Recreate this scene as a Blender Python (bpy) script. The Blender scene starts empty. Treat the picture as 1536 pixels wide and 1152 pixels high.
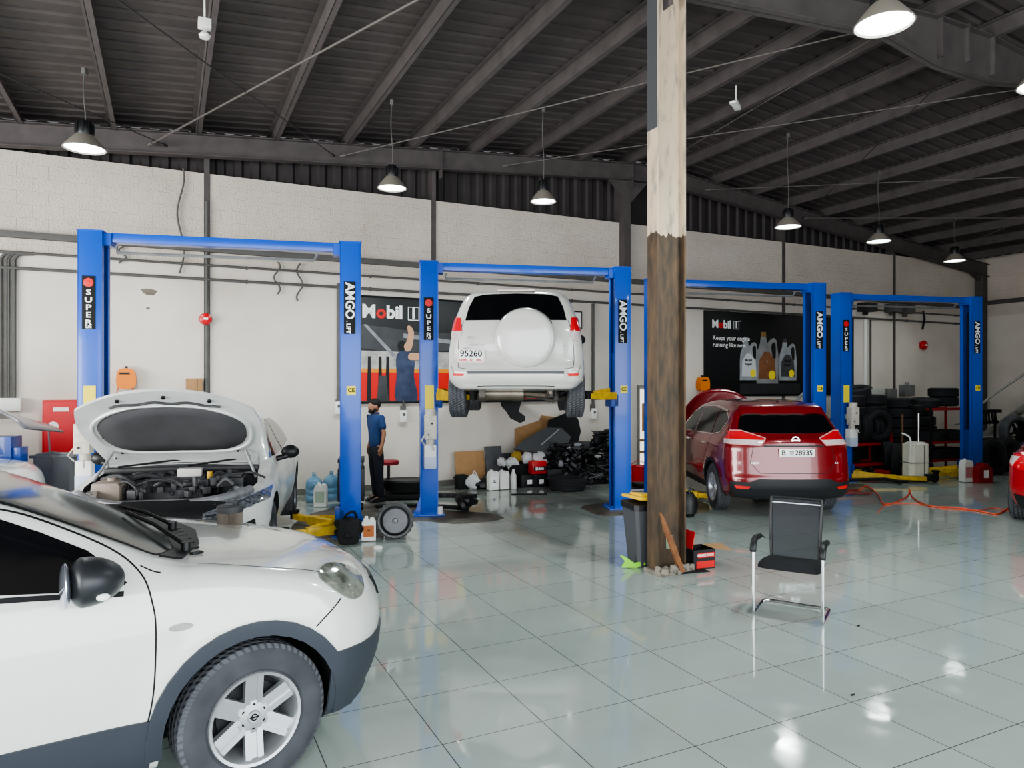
import bpy, bmesh, math, random
import numpy as np
from mathutils import Vector, Matrix
from mathutils.bvhtree import BVHTree
from mathutils.geometry import delaunay_2d_cdt
random.seed(7)
PI = math.pi
R = math.radians
COL = bpy.context.scene.collection
FL, EYE = 1065.0, 1.92

# ------------------------------------------------------------------ materials
def lin(h):
    if isinstance(h, str):
        h = [int(h[i:i+2], 16)/255 for i in (0, 2, 4)]
    return tuple(((c/12.92) if c <= .04045 else ((c+.055)/1.055)**2.4) for c in h)
MATS = {}
def mat(name, col, rough=.5, metal=0., coat=0., noise=0., nscale=6., bump=0., bscale=60., emit=0., spec=.5, alpha=1., col2=None, trans=0.):
    if name in MATS: return MATS[name]
    m = bpy.data.materials.new(name); m.use_nodes = True
    nt = m.node_tree; b = nt.nodes['Principled BSDF']
    c = lin(col)
    b.inputs['Base Color'].default_value = (*c, 1)
    b.inputs['Roughness'].default_value = rough
    b.inputs['Metallic'].default_value = metal
    b.inputs['Specular IOR Level'].default_value = spec
    b.inputs['Coat Weight'].default_value = coat
    b.inputs['Coat Roughness'].default_value = .05
    if alpha < 1: b.inputs['Alpha'].default_value = alpha
    if trans: b.inputs['Transmission Weight'].default_value = trans
    if emit:
        b.inputs['Emission Color'].default_value = (*c, 1); b.inputs['Emission Strength'].default_value = emit
    tc = nt.nodes.new('ShaderNodeTexCoord')
    n = nt.nodes.new('ShaderNodeTexNoise'); n.inputs['Scale'].default_value = nscale; n.inputs['Detail'].default_value = 4
    nt.links.new(tc.outputs['Object'], n.inputs['Vector'])
    mx = nt.nodes.new('ShaderNodeMix'); mx.data_type = 'RGBA'
    d = lin(col2) if col2 else tuple(x*.45 for x in c)
    mx.inputs[6].default_value = (*c, 1); mx.inputs[7].default_value = (*d, 1)
    mr = nt.nodes.new('ShaderNodeMapRange'); mr.inputs[1].default_value = .38; mr.inputs[2].default_value = .72
    mr.inputs[3].default_value = 0; mr.inputs[4].default_value = max(noise, .02)
    nt.links.new(n.outputs['Fac'], mr.inputs[0]); nt.links.new(mr.outputs[0], mx.inputs[0])
    nt.links.new(mx.outputs[2], b.inputs['Base Color'])
    if bump:
        n2 = nt.nodes.new('ShaderNodeTexNoise'); n2.inputs['Scale'].default_value = bscale; n2.inputs['Detail'].default_value = 3
        nt.links.new(tc.outputs['Object'], n2.inputs['Vector'])
        bp = nt.nodes.new('ShaderNodeBump'); bp.inputs['Strength'].default_value = bump; bp.inputs['Distance'].default_value = .01
        nt.links.new(n2.outputs['Fac'], bp.inputs['Height']); nt.links.new(bp.outputs[0], b.inputs['Normal'])
    MATS[name] = m
    return m

# ------------------------------------------------------------------ mesh builder
class MB:
    def __init__(s): s.v = []; s.f = []; s.m = []
    def add(s, vs, fs, mi=0, M=None):
        o = len(s.v)
        s.v += [tuple(M @ Vector(v)) if M is not None else tuple(v) for v in vs]
        s.f += [tuple(o+i for i in f) for f in fs]; s.m += [mi]*len(fs)
        return s
    def box(s, c, d, bev=0, mi=0, M=None, rz=0):
        x, y, z = d[0]/2, d[1]/2, d[2]/2
        T = Matrix.Translation(c) @ Matrix.Rotation(rz, 4, 'Z')
        if M is not None: T = M @ T
        vs = [(a*x, b*y, e*z) for a in (-1, 1) for b in (-1, 1) for e in (-1, 1)]
        fs = [(0,1,3,2), (4,6,7,5), (0,4,5,1), (2,3,7,6), (0,2,6,4), (1,5,7,3)]
        if bev:
            bm = bmesh.new(); bv = [bm.verts.new(v) for v in vs]
            for f in fs: bm.faces.new([bv[i] for i in f])
            bmesh.ops.bevel(bm, geom=bm.edges[:], offset=min(bev, .45*min(d)), segments=2, affect='EDGES', profile=.6)
            bm.verts.index_update()
            vs = [v.co[:] for v in bm.verts]; fs = [[v.index for v in f.verts] for f in bm.faces]; bm.free()
        return s.add(vs, fs, mi, T)
    def cyl(s, p0, p1, r0, r1=None, n=16, mi=0, M=None, cap=True):
        r1 = r0 if r1 is None else r1
        p0 = Vector(p0); p1 = Vector(p1); q = (p1-p0).to_track_quat('Z', 'Y').to_matrix()
        vs = []
        for p, r in ((p0, r0), (p1, r1)):
            for i in range(n):
                a = 2*PI*i/n; vs.append(p + q @ Vector((r*math.cos(a), r*math.sin(a), 0)))
        fs = [(i, (i+1) % n, n+(i+1) % n, n+i) for i in range(n)]
        if cap: fs += [tuple(range(n-1, -1, -1)), tuple(range(n, 2*n))]
        return s.add(vs, fs, mi, M)
    def tube(s, pts, r, n=8, mi=0, M=None, closed=False):
        pts = [Vector(p) for p in pts]; vs = []; N = len(pts)
        up = None
        for i, p in enumerate(pts):
            if closed: t = pts[(i+1) % N]-pts[i-1]
            else: t = pts[min(i+1, N-1)]-pts[max(i-1, 0)]
            t.normalize()
            if up is None: up = t.orthogonal().normalized()
            up = (up - t*up.dot(t)); up = up.normalized() if up.length > 1e-5 else t.orthogonal().normalized()
            w = t.cross(up); rr = r[i] if isinstance(r, (list, tuple)) else r
            for k in range(n):
                a = 2*PI*k/n; vs.append(p + up*(rr*math.cos(a)) + w*(rr*math.sin(a)))
        fs = []
        for i in range(N if closed else N-1):
            j = (i+1) % N
            fs += [(i*n+k, i*n+(k+1) % n, j*n+(k+1) % n, j*n+k) for k in range(n)]
        if not closed: fs += [tuple(range(n-1, -1, -1)), tuple((N-1)*n+k for k in range(n))]
        return s.add(vs, fs, mi, M)
    def lathe(s, prof, n=32, mi=0, M=None, closed=False):   # prof = (r, z) about Z
        vs = [(r*math.cos(2*PI*k/n), r*math.sin(2*PI*k/n), z) for r, z in prof for k in range(n)]
        m = len(prof); fs = []
        for i in range(m if closed else m-1):
            j = (i+1) % m
            fs += [(i*n+k, i*n+(k+1) % n, j*n+(k+1) % n, j*n+k) for k in range(n)]
        if not closed:
            if prof[0][0] > 1e-4: fs.append(tuple(range(n-1, -1, -1)))
            if prof[-1][0] > 1e-4: fs.append(tuple((m-1)*n+k for k in range(n)))
        return s.add(vs, fs, mi, M)
    def prism(s, poly, h, mi=0, M=None):   # poly in local XZ plane, extruded along +Y by h
        n = len(poly)
        vs = [(x, 0, z) for x, z in poly] + [(x, h, z) for x, z in poly]
        fs = [tuple(range(n)), tuple(range(2*n-1, n-1, -1))] + [(i, n+i, n+(i+1) % n, (i+1) % n) for i in range(n)]
        return s.add(vs, fs, mi, M)
    def ball(s, c, r, n=14, mi=0, M=None, seed=None, amp=0):
        rx, ry, rz = (r, r, r) if not isinstance(r, (tuple, list)) else r
        rnd = random.Random(seed); vs = []; m = n//2
        for i in range(m+1):
            a = PI*i/m
            for k in range(n):
                b = 2*PI*k/n; f = 1 + (rnd.uniform(-amp, amp) if amp else 0)
                if i in (0, m): f = 1
                vs.append((c[0]+f*rx*math.sin(a)*math.cos(b), c[1]+f*ry*math.sin(a)*math.sin(b), c[2]+f*rz*math.cos(a)))
        fs = [(i*n+k, (i+1)*n+k, (i+1)*n+(k+1) % n, i*n+(k+1) % n) for i in range(m) for k in range(n)]
        return s.add(vs, fs, mi, M)
    def mesh(s, name, mats, smooth=35):
        me = bpy.data.meshes.new(name); me.from_pydata(s.v, [], s.f)
        for x in (mats if isinstance(mats, (list, tuple)) else [mats]): me.materials.append(x)
        me.polygons.foreach_set('material_index', s.m)
        bm = bmesh.new(); bm.from_mesh(me)
        bmesh.ops.remove_doubles(bm, verts=bm.verts, dist=1e-5)
        bmesh.ops.recalc_face_normals(bm, faces=bm.faces); bm.to_mesh(me); bm.free()
        me.polygons.foreach_set('use_smooth', [True]*len(me.polygons))
        if smooth < 180: me.set_sharp_from_angle(angle=R(smooth))
        me.update(); return me
    def build(s, name, mats, parent=None, smooth=35):
        return link(name, s.mesh(name, mats, smooth), parent)

def link(name, me, parent=None):
    o = bpy.data.objects.new(name, me); COL.objects.link(o)
    if parent is not None: o.parent = parent
    return o
def tag(o, label, cat, group=None, kind=None):
    o['label'] = label; o['category'] = cat
    if group: o['group'] = group
    if kind: o['kind'] = kind
    return o
def thing(name, label, cat, loc=(0,0,0), rz=0, group=None):
    o = bpy.data.objects.new(name, None); COL.objects.link(o)
    o.location = loc; o.rotation_euler = (0, 0, rz); o.empty_display_size = .1
    return tag(o, label, cat, group)
def struct(o, label=None, cat=None):
    o['kind'] = 'structure'
    if label: o['label'] = label
    if cat: o['category'] = cat
    return o
def solo(mb, name, mats, label, cat, loc=(0,0,0), rz=0, group=None, smooth=35, kind=None):
    o = mb.build(name, mats, None, smooth); o.location = loc; o.rotation_euler = (0, 0, rz)
    return tag(o, label, cat, group, kind)
def dup(root, loc, rot=(0,0,0), label=None, group=None):
    r = root.copy(); COL.objects.link(r); r.location = loc; r.rotation_euler = rot
    if label: r['label'] = label
    if group: r['group'] = group
    for ch in list(root.children):
        c = ch.copy(); COL.objects.link(c); c.parent = r
        for g in list(ch.children):
            d = g.copy(); COL.objects.link(d); d.parent = c
    return r
def text_mesh(body, size, ext=.002, off=0., mat_=None, M=None, align='CENTER', sp=1.0, lsp=1.0):
    cu = bpy.data.curves.new('lettering', 'FONT'); cu.body = body; cu.size = size; cu.extrude = ext; cu.offset = off
    cu.align_x = align; cu.align_y = 'CENTER'; cu.space_character = sp; cu.space_line = lsp; cu.resolution_u = 3
    o = bpy.data.objects.new('lettering', cu); COL.objects.link(o)
    dg = bpy.context.evaluated_depsgraph_get(); me = bpy.data.meshes.new_from_object(o.evaluated_get(dg))
    bpy.data.objects.remove(o); bpy.data.curves.remove(cu)
    if M is not None: me.transform(M)
    me.materials.clear(); me.materials.append(mat_)
    return me
# text standing in the local XZ plane, facing -Y
UPR = Matrix.Rotation(PI/2, 4, 'X')
def text(name, body, size, m, parent, at, off=0., rot=0, sp=1., lsp=1., align='CENTER', ext=.002, sx=1.):
    M = Matrix.Translation(at) @ UPR @ Matrix.Rotation(rot, 4, 'Z') @ Matrix.Diagonal((sx, 1, 1, 1))
    return link(name, text_mesh(body, size, ext, off, m, M, align, sp, lsp), parent)
def catmull(pts, n=4, closed=True):
    pts = [np.array(p, float) for p in pts]; N = len(pts); out = []
    for i in range(N if closed else N-1):
        if closed: a, b, c, d = pts[i-1], pts[i], pts[(i+1) % N], pts[(i+2) % N]
        else: a, b, c, d = pts[max(i-1, 0)], pts[i], pts[i+1], pts[min(i+2, N-1)]
        for k in range(n):
            t = k/n
            out.append(tuple(.5*((2*b)+(-a+c)*t+(2*a-5*b+4*c-d)*t*t+(-a+3*b-3*c+d)*t**3)))
    if not closed: out.append(tuple(pts[-1]))
    return out
# authoring helpers: floor point under an image point, and the frame of the gable wall
def G(px, py):
    Y = EYE*FL/(py-576.); return ((px-768)/FL*Y, Y)
WA = math.atan2(.436, .9)
U = Vector((math.cos(WA), math.sin(WA), 0)); V = Vector((-math.sin(WA), math.cos(WA), 0))
W0 = Vector((-1.215, 13.48, 0))
def WP(s, z=0, off=0): # along the gable wall, height, distance off its face into the hall
    p = W0 + U*s - V*off; return (p.x, p.y, z)
def ws(px, off=0):
    r = (px-768)/FL; x0, y0, _ = W0 - V*off
    return (r*y0-x0)/(U.x-r*U.y)
def wz(px, py, off=0):
    p = WP(ws(px, off), 0, off); return EYE+(576-py)*p[1]/FL
def at(px, Y): return ((px-768)/FL*Y, Y)
def hz(py, Y): return EYE+(576-py)*Y/FL
# ------------------------------------------------------------------ shared materials
M_blue = mat('lift_blue', '0450bb', .32, 0, .3, noise=.15, nscale=3)
M_blued = mat('lift_blue_dark', '0a3f95', .45)
M_yel = mat('arm_yellow', 'd9b21c', .5, noise=.6, nscale=9, col2='7a5c14')
M_yels = mat('sticker_yellow', 'f2dc3c', .5)
M_blk = mat('black_plastic', '17181a', .45, noise=.3)
M_blkm = mat('black_matt', '101112', .8, noise=.3)
M_rub = mat('rubber', '26272a', .8, noise=.35, nscale=14, col2='45464a')
M_white = mat('white_plastic', 'e6e6e0', .4)
M_wht = mat('white_print', 'f4f4f2', .5)
M_red = mat('red_paint', 'c3141b', .35, coat=.3)
M_redp = mat('red_print', 'd8231f', .5)
M_steel = mat('steel', '9a9c9e', .35, 1, noise=.4, nscale=15)
M_chrome = mat('chrome', 'd9dadb', .08, 1)
M_alu = mat('cast_alu', '6a6a6a', .5, .7, noise=.6, nscale=18, bump=.3)
M_card = mat('cardboard', 'a9825a', .85, noise=.3, nscale=8)
M_galv = mat('galvanised', '8f9192', .5, .5, noise=.4)
M_cond = mat('conduit_grey', '5d5b58', .7, noise=.3)
M_roofd = mat('roof_steel', '585150', .75, noise=.5, nscale=4)
M_grime = mat('grime', '55504a', .6, noise=.7, nscale=5, col2='2c2926')
M_orange = mat('orange_plastic', 'e8801a', .45)

def M_wall():
    m = bpy.data.materials.new('painted_block_wall'); m.use_nodes = True; nt = m.node_tree; b = nt.nodes['Principled BSDF']
    L = nt.links.new; N = nt.nodes.new
    tc = N('ShaderNodeTexCoord'); sp = N('ShaderNodeSeparateXYZ'); L(tc.outputs['Object'], sp.inputs[0])
    cb = N('ShaderNodeCombineXYZ'); L(sp.outputs['X'], cb.inputs['X']); L(sp.outputs['Z'], cb.inputs['Y'])
    br = N('ShaderNodeTexBrick'); br.inputs['Scale'].default_value = 1; br.inputs['Brick Width'].default_value = .4; br.inputs['Row Height'].default_value = .2
    br.inputs['Mortar Size'].default_value = .006; br.inputs['Mortar Smooth'].default_value = .6
    L(cb.outputs[0], br.inputs['Vector'])
    n1 = N('ShaderNodeTexNoise'); n1.inputs['Scale'].default_value = 34; n1.inputs['Detail'].default_value = 5; L(tc.outputs['Object'], n1.inputs['Vector'])
    n2 = N('ShaderNodeTexNoise'); n2.inputs['Scale'].default_value = .9; n2.inputs['Detail'].default_value = 6; L(tc.outputs['Object'], n2.inputs['Vector'])
    up = N('ShaderNodeMath'); up.operation = 'GREATER_THAN'; L(sp.outputs['Z'], up.inputs[0]); up.inputs[1].default_value = 3.86
    # height: coarse render and block joints above, smooth plaster below
    inv = N('ShaderNodeMath'); inv.operation = 'MULTIPLY'; L(br.outputs['Fac'], inv.inputs[0]); inv.inputs[1].default_value = -.8
    ad = N('ShaderNodeMath'); ad.operation = 'MULTIPLY_ADD'; L(n1.outputs['Fac'], ad.inputs[0]); ad.inputs[1].default_value = 1.6; L(inv.outputs[0], ad.inputs[2])
    mu = N('ShaderNodeMath'); mu.operation = 'MULTIPLY'; L(ad.outputs[0], mu.inputs[0])
    k = N('ShaderNodeMapRange'); L(up.outputs[0], k.inputs[0]); k.inputs[3].default_value = .06; k.inputs[4].default_value = 1
    L(k.outputs[0], mu.inputs[1])
    bp = N('ShaderNodeBump'); bp.inputs['Strength'].default_value = .55; bp.inputs['Distance'].default_value = .025
    L(mu.outputs[0], bp.inputs['Height']); L(bp.outputs[0], b.inputs['Normal'])
    mx = N('ShaderNodeMix'); mx.data_type = 'RGBA'; mx.inputs[6].default_value = (*lin('d9d0c6'), 1); mx.inputs[7].default_value = (*lin('c9bfb4'), 1)
    mr = N('ShaderNodeMapRange'); mr.inputs[1].default_value = .4; mr.inputs[2].default_value = .75; L(n2.outputs['Fac'], mr.inputs[0]); L(mr.outputs[0], mx.inputs[0])
    mx2 = N('ShaderNodeMix'); mx2.data_type = 'RGBA'; mx2.blend_type = 'MULTIPLY'; L(mx.outputs[2], mx2.inputs[6]); mx2.inputs[7].default_value = (*lin('f2efec'), 1)
    L(up.outputs[0], mx2.inputs[0]); L(mx2.outputs[2], b.inputs['Base Color']); b.inputs['Roughness'].default_value = .85
    return m
M_WALL = M_wall()

def M_floorf():
    m = bpy.data.materials.new('polished_tiles'); m.use_nodes = True; nt = m.node_tree; b = nt.nodes['Principled BSDF']
    L = nt.links.new; N = nt.nodes.new
    tc = N('ShaderNodeTexCoord')
    br = N('ShaderNodeTexBrick'); br.offset = 0; br.squash = 1
    br.inputs['Scale'].default_value = 1; br.inputs['Brick Width'].default_value = .6; br.inputs['Row Height'].default_value = .6
    br.inputs['Mortar Size'].default_value = .0032; br.inputs['Mortar Smooth'].default_value = .2
    br.inputs['Color1'].default_value = (*lin('aab4ae'), 1); br.inputs['Color2'].default_value = (*lin('a3aea9'), 1); br.inputs['Mortar'].default_value = (*lin('4b4d4a'), 1)
    L(tc.outputs['Object'], br.inputs['Vector'])
    n = N('ShaderNodeTexNoise'); n.inputs['Scale'].default_value = .8; n.inputs['Detail'].default_value = 8; n.inputs['Roughness'].default_value = .65; L(tc.outputs['Object'], n.inputs['Vector'])
    mr = N('ShaderNodeMapRange'); mr.inputs[1].default_value = .45; mr.inputs[2].default_value = .8; mr.inputs[4].default_value = .4; L(n.outputs['Fac'], mr.inputs[0])
    mx = N('ShaderNodeMix'); mx.data_type = 'RGBA'; L(mr.outputs[0], mx.inputs[0]); L(br.outputs['Color'], mx.inputs[6]); mx.inputs[7].default_value = (*lin('8d918b'), 1)
    # the far bays are dirtier than the tiles near the entrance
    sp = N('ShaderNodeSeparateXYZ'); L(tc.outputs['Object'], sp.inputs[0])
    n3 = N('ShaderNodeTexNoise'); n3.inputs['Scale'].default_value = 2.2; n3.inputs['Detail'].default_value = 6; L(tc.outputs['Object'], n3.inputs['Vector'])
    d = N('ShaderNodeMapRange'); d.inputs[1].default_value = 2.6; d.inputs[2].default_value = 6.0; L(sp.outputs['Y'], d.inputs[0])
    n3r = N('ShaderNodeMapRange'); n3r.inputs[1].default_value = .36; n3r.inputs[2].default_value = .62; n3r.inputs[3].default_value = .25; n3r.inputs[4].default_value = .95; L(n3.outputs['Fac'], n3r.inputs[0])
    dm = N('ShaderNodeMath'); dm.operation = 'MULTIPLY'; L(d.outputs[0], dm.inputs[0]); L(n3r.outputs[0], dm.inputs[1])
    mx3 = N('ShaderNodeMix'); mx3.data_type = 'RGBA'; L(dm.outputs[0], mx3.inputs[0]); L(mx.outputs[2], mx3.inputs[6]); mx3.inputs[7].default_value = (*lin('77776f'), 1)
    L(mx3.outputs[2], b.inputs['Base Color'])
    n4 = N('ShaderNodeTexNoise'); n4.inputs['Scale'].default_value = 5; n4.inputs['Detail'].default_value = 5; L(tc.outputs['Object'], n4.inputs['Vector'])
    rr = N('ShaderNodeMapRange'); rr.inputs[1].default_value = .4; rr.inputs[2].default_value = .7; rr.inputs[3].default_value = .03; rr.inputs[4].default_value = .13; L(n4.outputs['Fac'], rr.inputs[0])
    L(rr.outputs[0], b.inputs['Roughness']); b.inputs['Specular IOR Level'].default_value = .6
    bp = N('ShaderNodeBump'); bp.inputs['Strength'].default_value = .4; bp.inputs['Distance'].default_value = .003; bp.invert = True
    L(br.outputs['Fac'], bp.inputs['Height']); L(bp.outputs[0], b.inputs['Normal'])
    return m

# ------------------------------------------------------------------ the hall
S0, S1, VF = -13.0, 16.45, -15.0
RIDGE, ZR, KL, KR = 4.6, 6.62, .08, .108
def zroof(s): return ZR-(KL*(RIDGE-s) if s < RIDGE else KR*(s-RIDGE))
fo = G(617.4, 905.7)
mb = MB(); mb.add([(-12, -11, 0), (22, -11, 0), (22, 9.5, 0), (-12, 9.5, 0)], [(0, 1, 2, 3)])
floor = struct(mb.build('floor', M_floorf())); floor.location = (fo[0], fo[1], 0); floor.rotation_euler = (0, 0, WA)

HALL = Matrix.Translation(W0) @ Matrix.Rotation(WA, 4, 'Z')   # hall frame: x along gable, y away through it
def hall(o): o.matrix_world = HALL; return o
mb = MB()
gc = [-8.36, -4.21, -.29, 3.98, 8.68, 12.72]                  # slots of the gable columns
prev = S0
for g in gc + [S1]:
    w = .045 if g != 3.98 else .08
    e = g-w if g != S1 else S1
    mb.box(((prev+e)/2, .15, 2.685), (e-prev, .3, 5.37)); prev = g+w
hall(struct(mb.build('wall_back', M_WALL)))
mb = MB()
for k in range(int((S1-S0)/.28)):                             # corrugated cladding above the block wall
    x = S0+k*.28; 
    for a, b_, y0, y1 in ((0, .1, .2, .2), (.1, .14, .2, .25), (.14, .24, .25, .25), (.24, .28, .25, .2)):
        mb.add([(x+a, y0, 3.0), (x+b_, y1, 3.0), (x+b_, y1, zroof(x+b_)+.2), (x+a, y0, zroof(x+a)+.2)], [(0, 1, 2, 3)])
hall(struct(mb.build('wall_gable_cladding', mat('cladding', '3a3434', .6, noise=.5, nscale=3), smooth=20)))
mb = MB(); mb.box((S1+.15, -7.5, 2.82), (.3, 15.6, 5.6))
hall(struct(mb.build('wall_right', M_WALL)))
mb = MB(); mb.box((10.9, VF-.15, 3.2), (11.3, .3, 6.4)); mb.box((-3.9, VF-.15, 5.5), (18.3, .3, 1.6))
hall(struct(mb.build('wall_front', M_WALL)))
mb = MB(); mb.box((S0-.15, -7.5, 5.0), (.3, 15.6, 1.6)); mb.box((S0-.15, -1.5, 2.5), (.3, 3, 5)) 
hall(struct(mb.build('wall_left', M_WALL)))
# corrugated roof: ribs run along the gable
mb = MB(); y = .4; prof = []
while y > VF-.3:
    prof += [(y, 0), (y-.17, 0), (y-.20, .035), (y-.25, .035), (y-.28, 0)]; y -= .28
vs = []
for s in (S0-.3, RIDGE, S1+.3):
    for (yy, dz) in prof: vs.append((s, yy, zroof(s)+.21+dz))
n = len(prof)
mb.add(vs, [(a*n+i, a*n+i+1, (a+1)*n+i+1, (a+1)*n+i) for a in (0, 1) for i in range(n-1)])
hall(struct(mb.build('ceiling', mat('roof_sheet', '524a48', .75, noise=.5, nscale=1.5, col2='2a2727'), smooth=10)))
ti = 1
s = -12.7
while s < S1-.2:
    mb = MB(); z = zroof(s)
    mb.box((s, -7.4, z+.1), (.012, 15.4, .2)); mb.box((s+.035, -7.4, z+.006), (.07, 15.4, .012)); mb.box((s-.035, -7.4, z+.194), (.07, 15.4, .012))
    o = hall(struct(mb.build('trim_%d' % ti, M_roofd))); ti += 1
    s += 1.19 if s < RIDGE else 1.16
def rafter(v, d, haunch, w=.16):
    global ti
    mb = MB()
    xs = [S0, RIDGE-1.5, RIDGE-.55, RIDGE+.55, RIDGE+1.5, S1]
    top = [zroof(x) for x in xs]
    bot = [zroof(xs[0])-d, zroof(xs[1])-d, (zroof(xs[2])-haunch), (zroof(xs[3])-haunch), zroof(xs[4])-d, zroof(xs[5])-d]
    poly = [(xs[i], bot[i]) for i in range(6)] + [(S1, top[5]), (RIDGE, ZR), (S0, top[0])]
    T = Matrix.Translation((0, v, 0))
    mb.prism(poly, .012, M=T)
    for i in range(5):
        for q in (bot, None):
            za, zb = (bot[i], bot[i+1]) if q else (top[i], top[i+1])
            mb.add([(xs[i], -w/2, za), (xs[i+1], -w/2, zb), (xs[i+1], w/2, zb), (xs[i], w/2, za),
                    (xs[i], -w/2, za+.014), (xs[i+1], -w/2, zb+.014), (xs[i+1], w/2, zb+.014), (xs[i], w/2, za+.014)],
                   [(0,1,2,3), (7,6,5,4), (0,4,5,1), (2,6,7,3)], M=T)
    for x in (RIDGE-.55, RIDGE+.55, RIDGE, -.23):
        mb.box((x, v-w/4, zroof(x)-.25), (.012, w/2, .5)); mb.box((x, v+w/4, zroof(x)-.25), (.012, w/2, .5))
    hall(struct(mb.build('trim_%d' % ti, M_roofd))); ti += 1
rafter(-.22, .34, .34); rafter(-6.87, .36, .6); rafter(-13.6, .36, .6)
for g in gc:                                                  # dark gable columns standing in the wall slots
    mb = MB(); w = .08 if g != 3.98 else .15; zb = 0 if g < 4 else (0 if g == 3.98 else 3.3)
    z1 = zroof(g)-.05
    mb.box((g, .1, (z1+.0)/2), (w, .25, z1))
    if g == 3.98:
        mb.box((g, -.1, (z1+4.2)/2), (.16, .18, z1-4.2)); mb.prism([(g-.5, z1-.3), (g+.5, z1-.3), (g+.08, z1-.75), (g-.08, z1-.75)], .02, M=Matrix.Translation((0, -.2, 0)))
    hall(struct(mb.build('trim_%d' % ti, M_roofd))); ti += 1
mb = MB(); mb.box((S1-.14, -.14, 2.7), (.22, .22, 5.4)); mb.prism([(S1-1.3, 5.42), (S1, 5.42), (S1, 4.85), (S1-.2, 4.85)], .1, M=Matrix.Translation((0, -.2, 0)))
mb.box((S1-.03, -7.5, 4.25), (.08, 15, .12))
hall(struct(mb.build('trim_%d' % ti, M_roofd))); ti += 1
mb = MB(); mb.box((1.7, -.012, .05), (29.4, .02, .1)); hall(struct(mb.build('baseboard_back', mat('skirting', '6b6862', .7))))
mb = MB(); mb.box((S1-.012, -7.5, .24), (.024, 15, .48)); hall(struct(mb.build('baseboard_right', mat('dado_brown', '5d5346', .8, noise=.5))))
# service tray and pipes along the wall
def run(name, z, r, label, off=.06, s0=S0, s1=S1-.3, box=False, cat='pipe'):
    mb = MB()
    if box: mb.box(((s0+s1)/2, -off, z), (s1-s0, r*1.2, r*1.6), .005)
    else:
        mb.cyl((s0, -off, z), (s1, -off, z), r, n=8)
        x = s0+1
        while x < s1: mb.box((x, -off/2, z), (.03, off+.02, r*2.6)); x += 2.1
    o = mb.build(name, M_cond); hall(o); return tag(o, label, cat)
run('cable_tray', 4.12, .06, 'grey cable tray running along the block wall above the lifts', .08, box=True, cat='cable tray')
run('conduit_pipe', 3.86, .02, 'upper thin grey conduit pipe along the wall below the cable tray')
run('conduit_pipe', 3.63, .024, 'lower thin grey conduit pipe along the wall just above the posters', .05)
for i, (px, w) in enumerate(((2, .04), (10, .03), (22, .04), (14, .02))):
    s_ = ws(px); mb = MB(); mb.tube([(s_+.25, -.04, 3.86), (s_+.05, -.04, 3.84), (s_, -.04, 3.75), (s_, -.04, 1.7)], w/2+.008, 8)
    o = hall(mb.build('conduit_pipe', M_cond)); tag(o, 'grey vertical conduit pipe in the row above the white wall box, far left', 'pipe', 'vertical conduits above the white wall box')
def vpipe(px, z0, z1, r, label, m=M_cond):
    s_ = ws(px); mb = MB(); mb.cyl((s_, -.04, z0), (s_, -.04, z1), r, n=8)
    if z0 < 3: mb.box((s_, -.03, z0+.02), (.1, .06, .16), .01)
    tag(hall(mb.build('conduit_pipe', m)), label, 'pipe')
vpipe(310, 1.45, 4.9, .035, 'thick dark conduit dropping past the red alarm bell')
vpipe(507, 1.55, 3.7, .03, 'grey conduit with switch box behind the right post of first lift')
vpipe(604, 1.42, 1.62, .02, 'short grey conduit with socket box under the mechanic poster')
vpipe(888, 1.4, 3.6, .03, 'grey conduit down the wall left of second lift right post')
vpipe(1296, 1.6, 3.6, .045, 'pale pipe down the wall above the tyre piles', M_white)
vpipe(1304, 1.75, 3.6, .02, 'thin dark pipe beside the pale pipe above the tyre piles')
# hanging bent cables on the wall
for px, z0, z1, lab in ((271, 5.4, 3.7, 'dark wavy cable dropping from the beam to the cable tray'), (415, 4.0, 3.45, 'short dangling cable left of the bent pipe ends'), (449, 4.0, 3.35, 'short dangling cable right of the wall over the sedan'), (184, 4.1, 3.8, 'short looped cable beside first lift left post')):
    s_ = ws(px); mb = MB(); pts = []
    for k in range(13): 
        t_ = k/12; pts.append((s_+.05*math.sin(t_*9+px), -.05, z0+(z1-z0)*t_))
    mb.tube(catmull(pts, 3, False), .014, 6); tag(hall(mb.build('wall_cable', M_cond)), lab, 'cable')
# tie rods of the roof bracing (anchored on rafters)
def rod(p, q, r, label, m):
    mb = MB(); r *= .75; mb.cyl(p, q, r, n=6); mb.cyl(p, Vector(p)+(Vector(q)-Vector(p)).normalized()*.12, r*2.2, n=6)
    tag(mb.build('brace_rod', m), label, 'rod')
def RP(s, v): p = W0+U*s+V*v; return (p.x, p.y, zroof(s)-.22)
M_rodl = mat('rod_light', '625c58', .7); M_rodd = mat('rod_dark', '3a3636', .6)
rod(RP(-5.05, -.3), RP(-2.0, -6.8), .018, 'pale round tie rod rising from the wall beam at upper left', M_rodl)
rod(RP(-2.2, -.3), RP(-6.5, -6.8), .012, 'dark tie rod crossing the pale one at upper left', M_rodd)
rod(RP(-2.1, -.3), RP(3.0, -6.8), .014, 'pale tie rod rising toward the top of the brown column', M_rodl)
rod(RP(1.0, -.3), RP(6.5, -6.8), .012, 'thin tie rod passing behind the brown column', M_rodl)
rod(RP(4.3, -.3), RP(3.2, -6.8), .01, 'thin dark tie rod just right of the brown column', M_rodl)
rod(RP(6.0, -.3), RP(11.5, -6.8), .013, 'long pale tie rod over the red car', M_rodl)
rod(RP(9.0, -.3), RP(4.9, -6.8), .012, 'tie rod slanting from the large lamp to the wall', M_rodd)
rod(RP(9.0, -.3), RP(15.5, -6.8), .012, 'pale tie rod above the three far right lamps', M_rodl)
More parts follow.
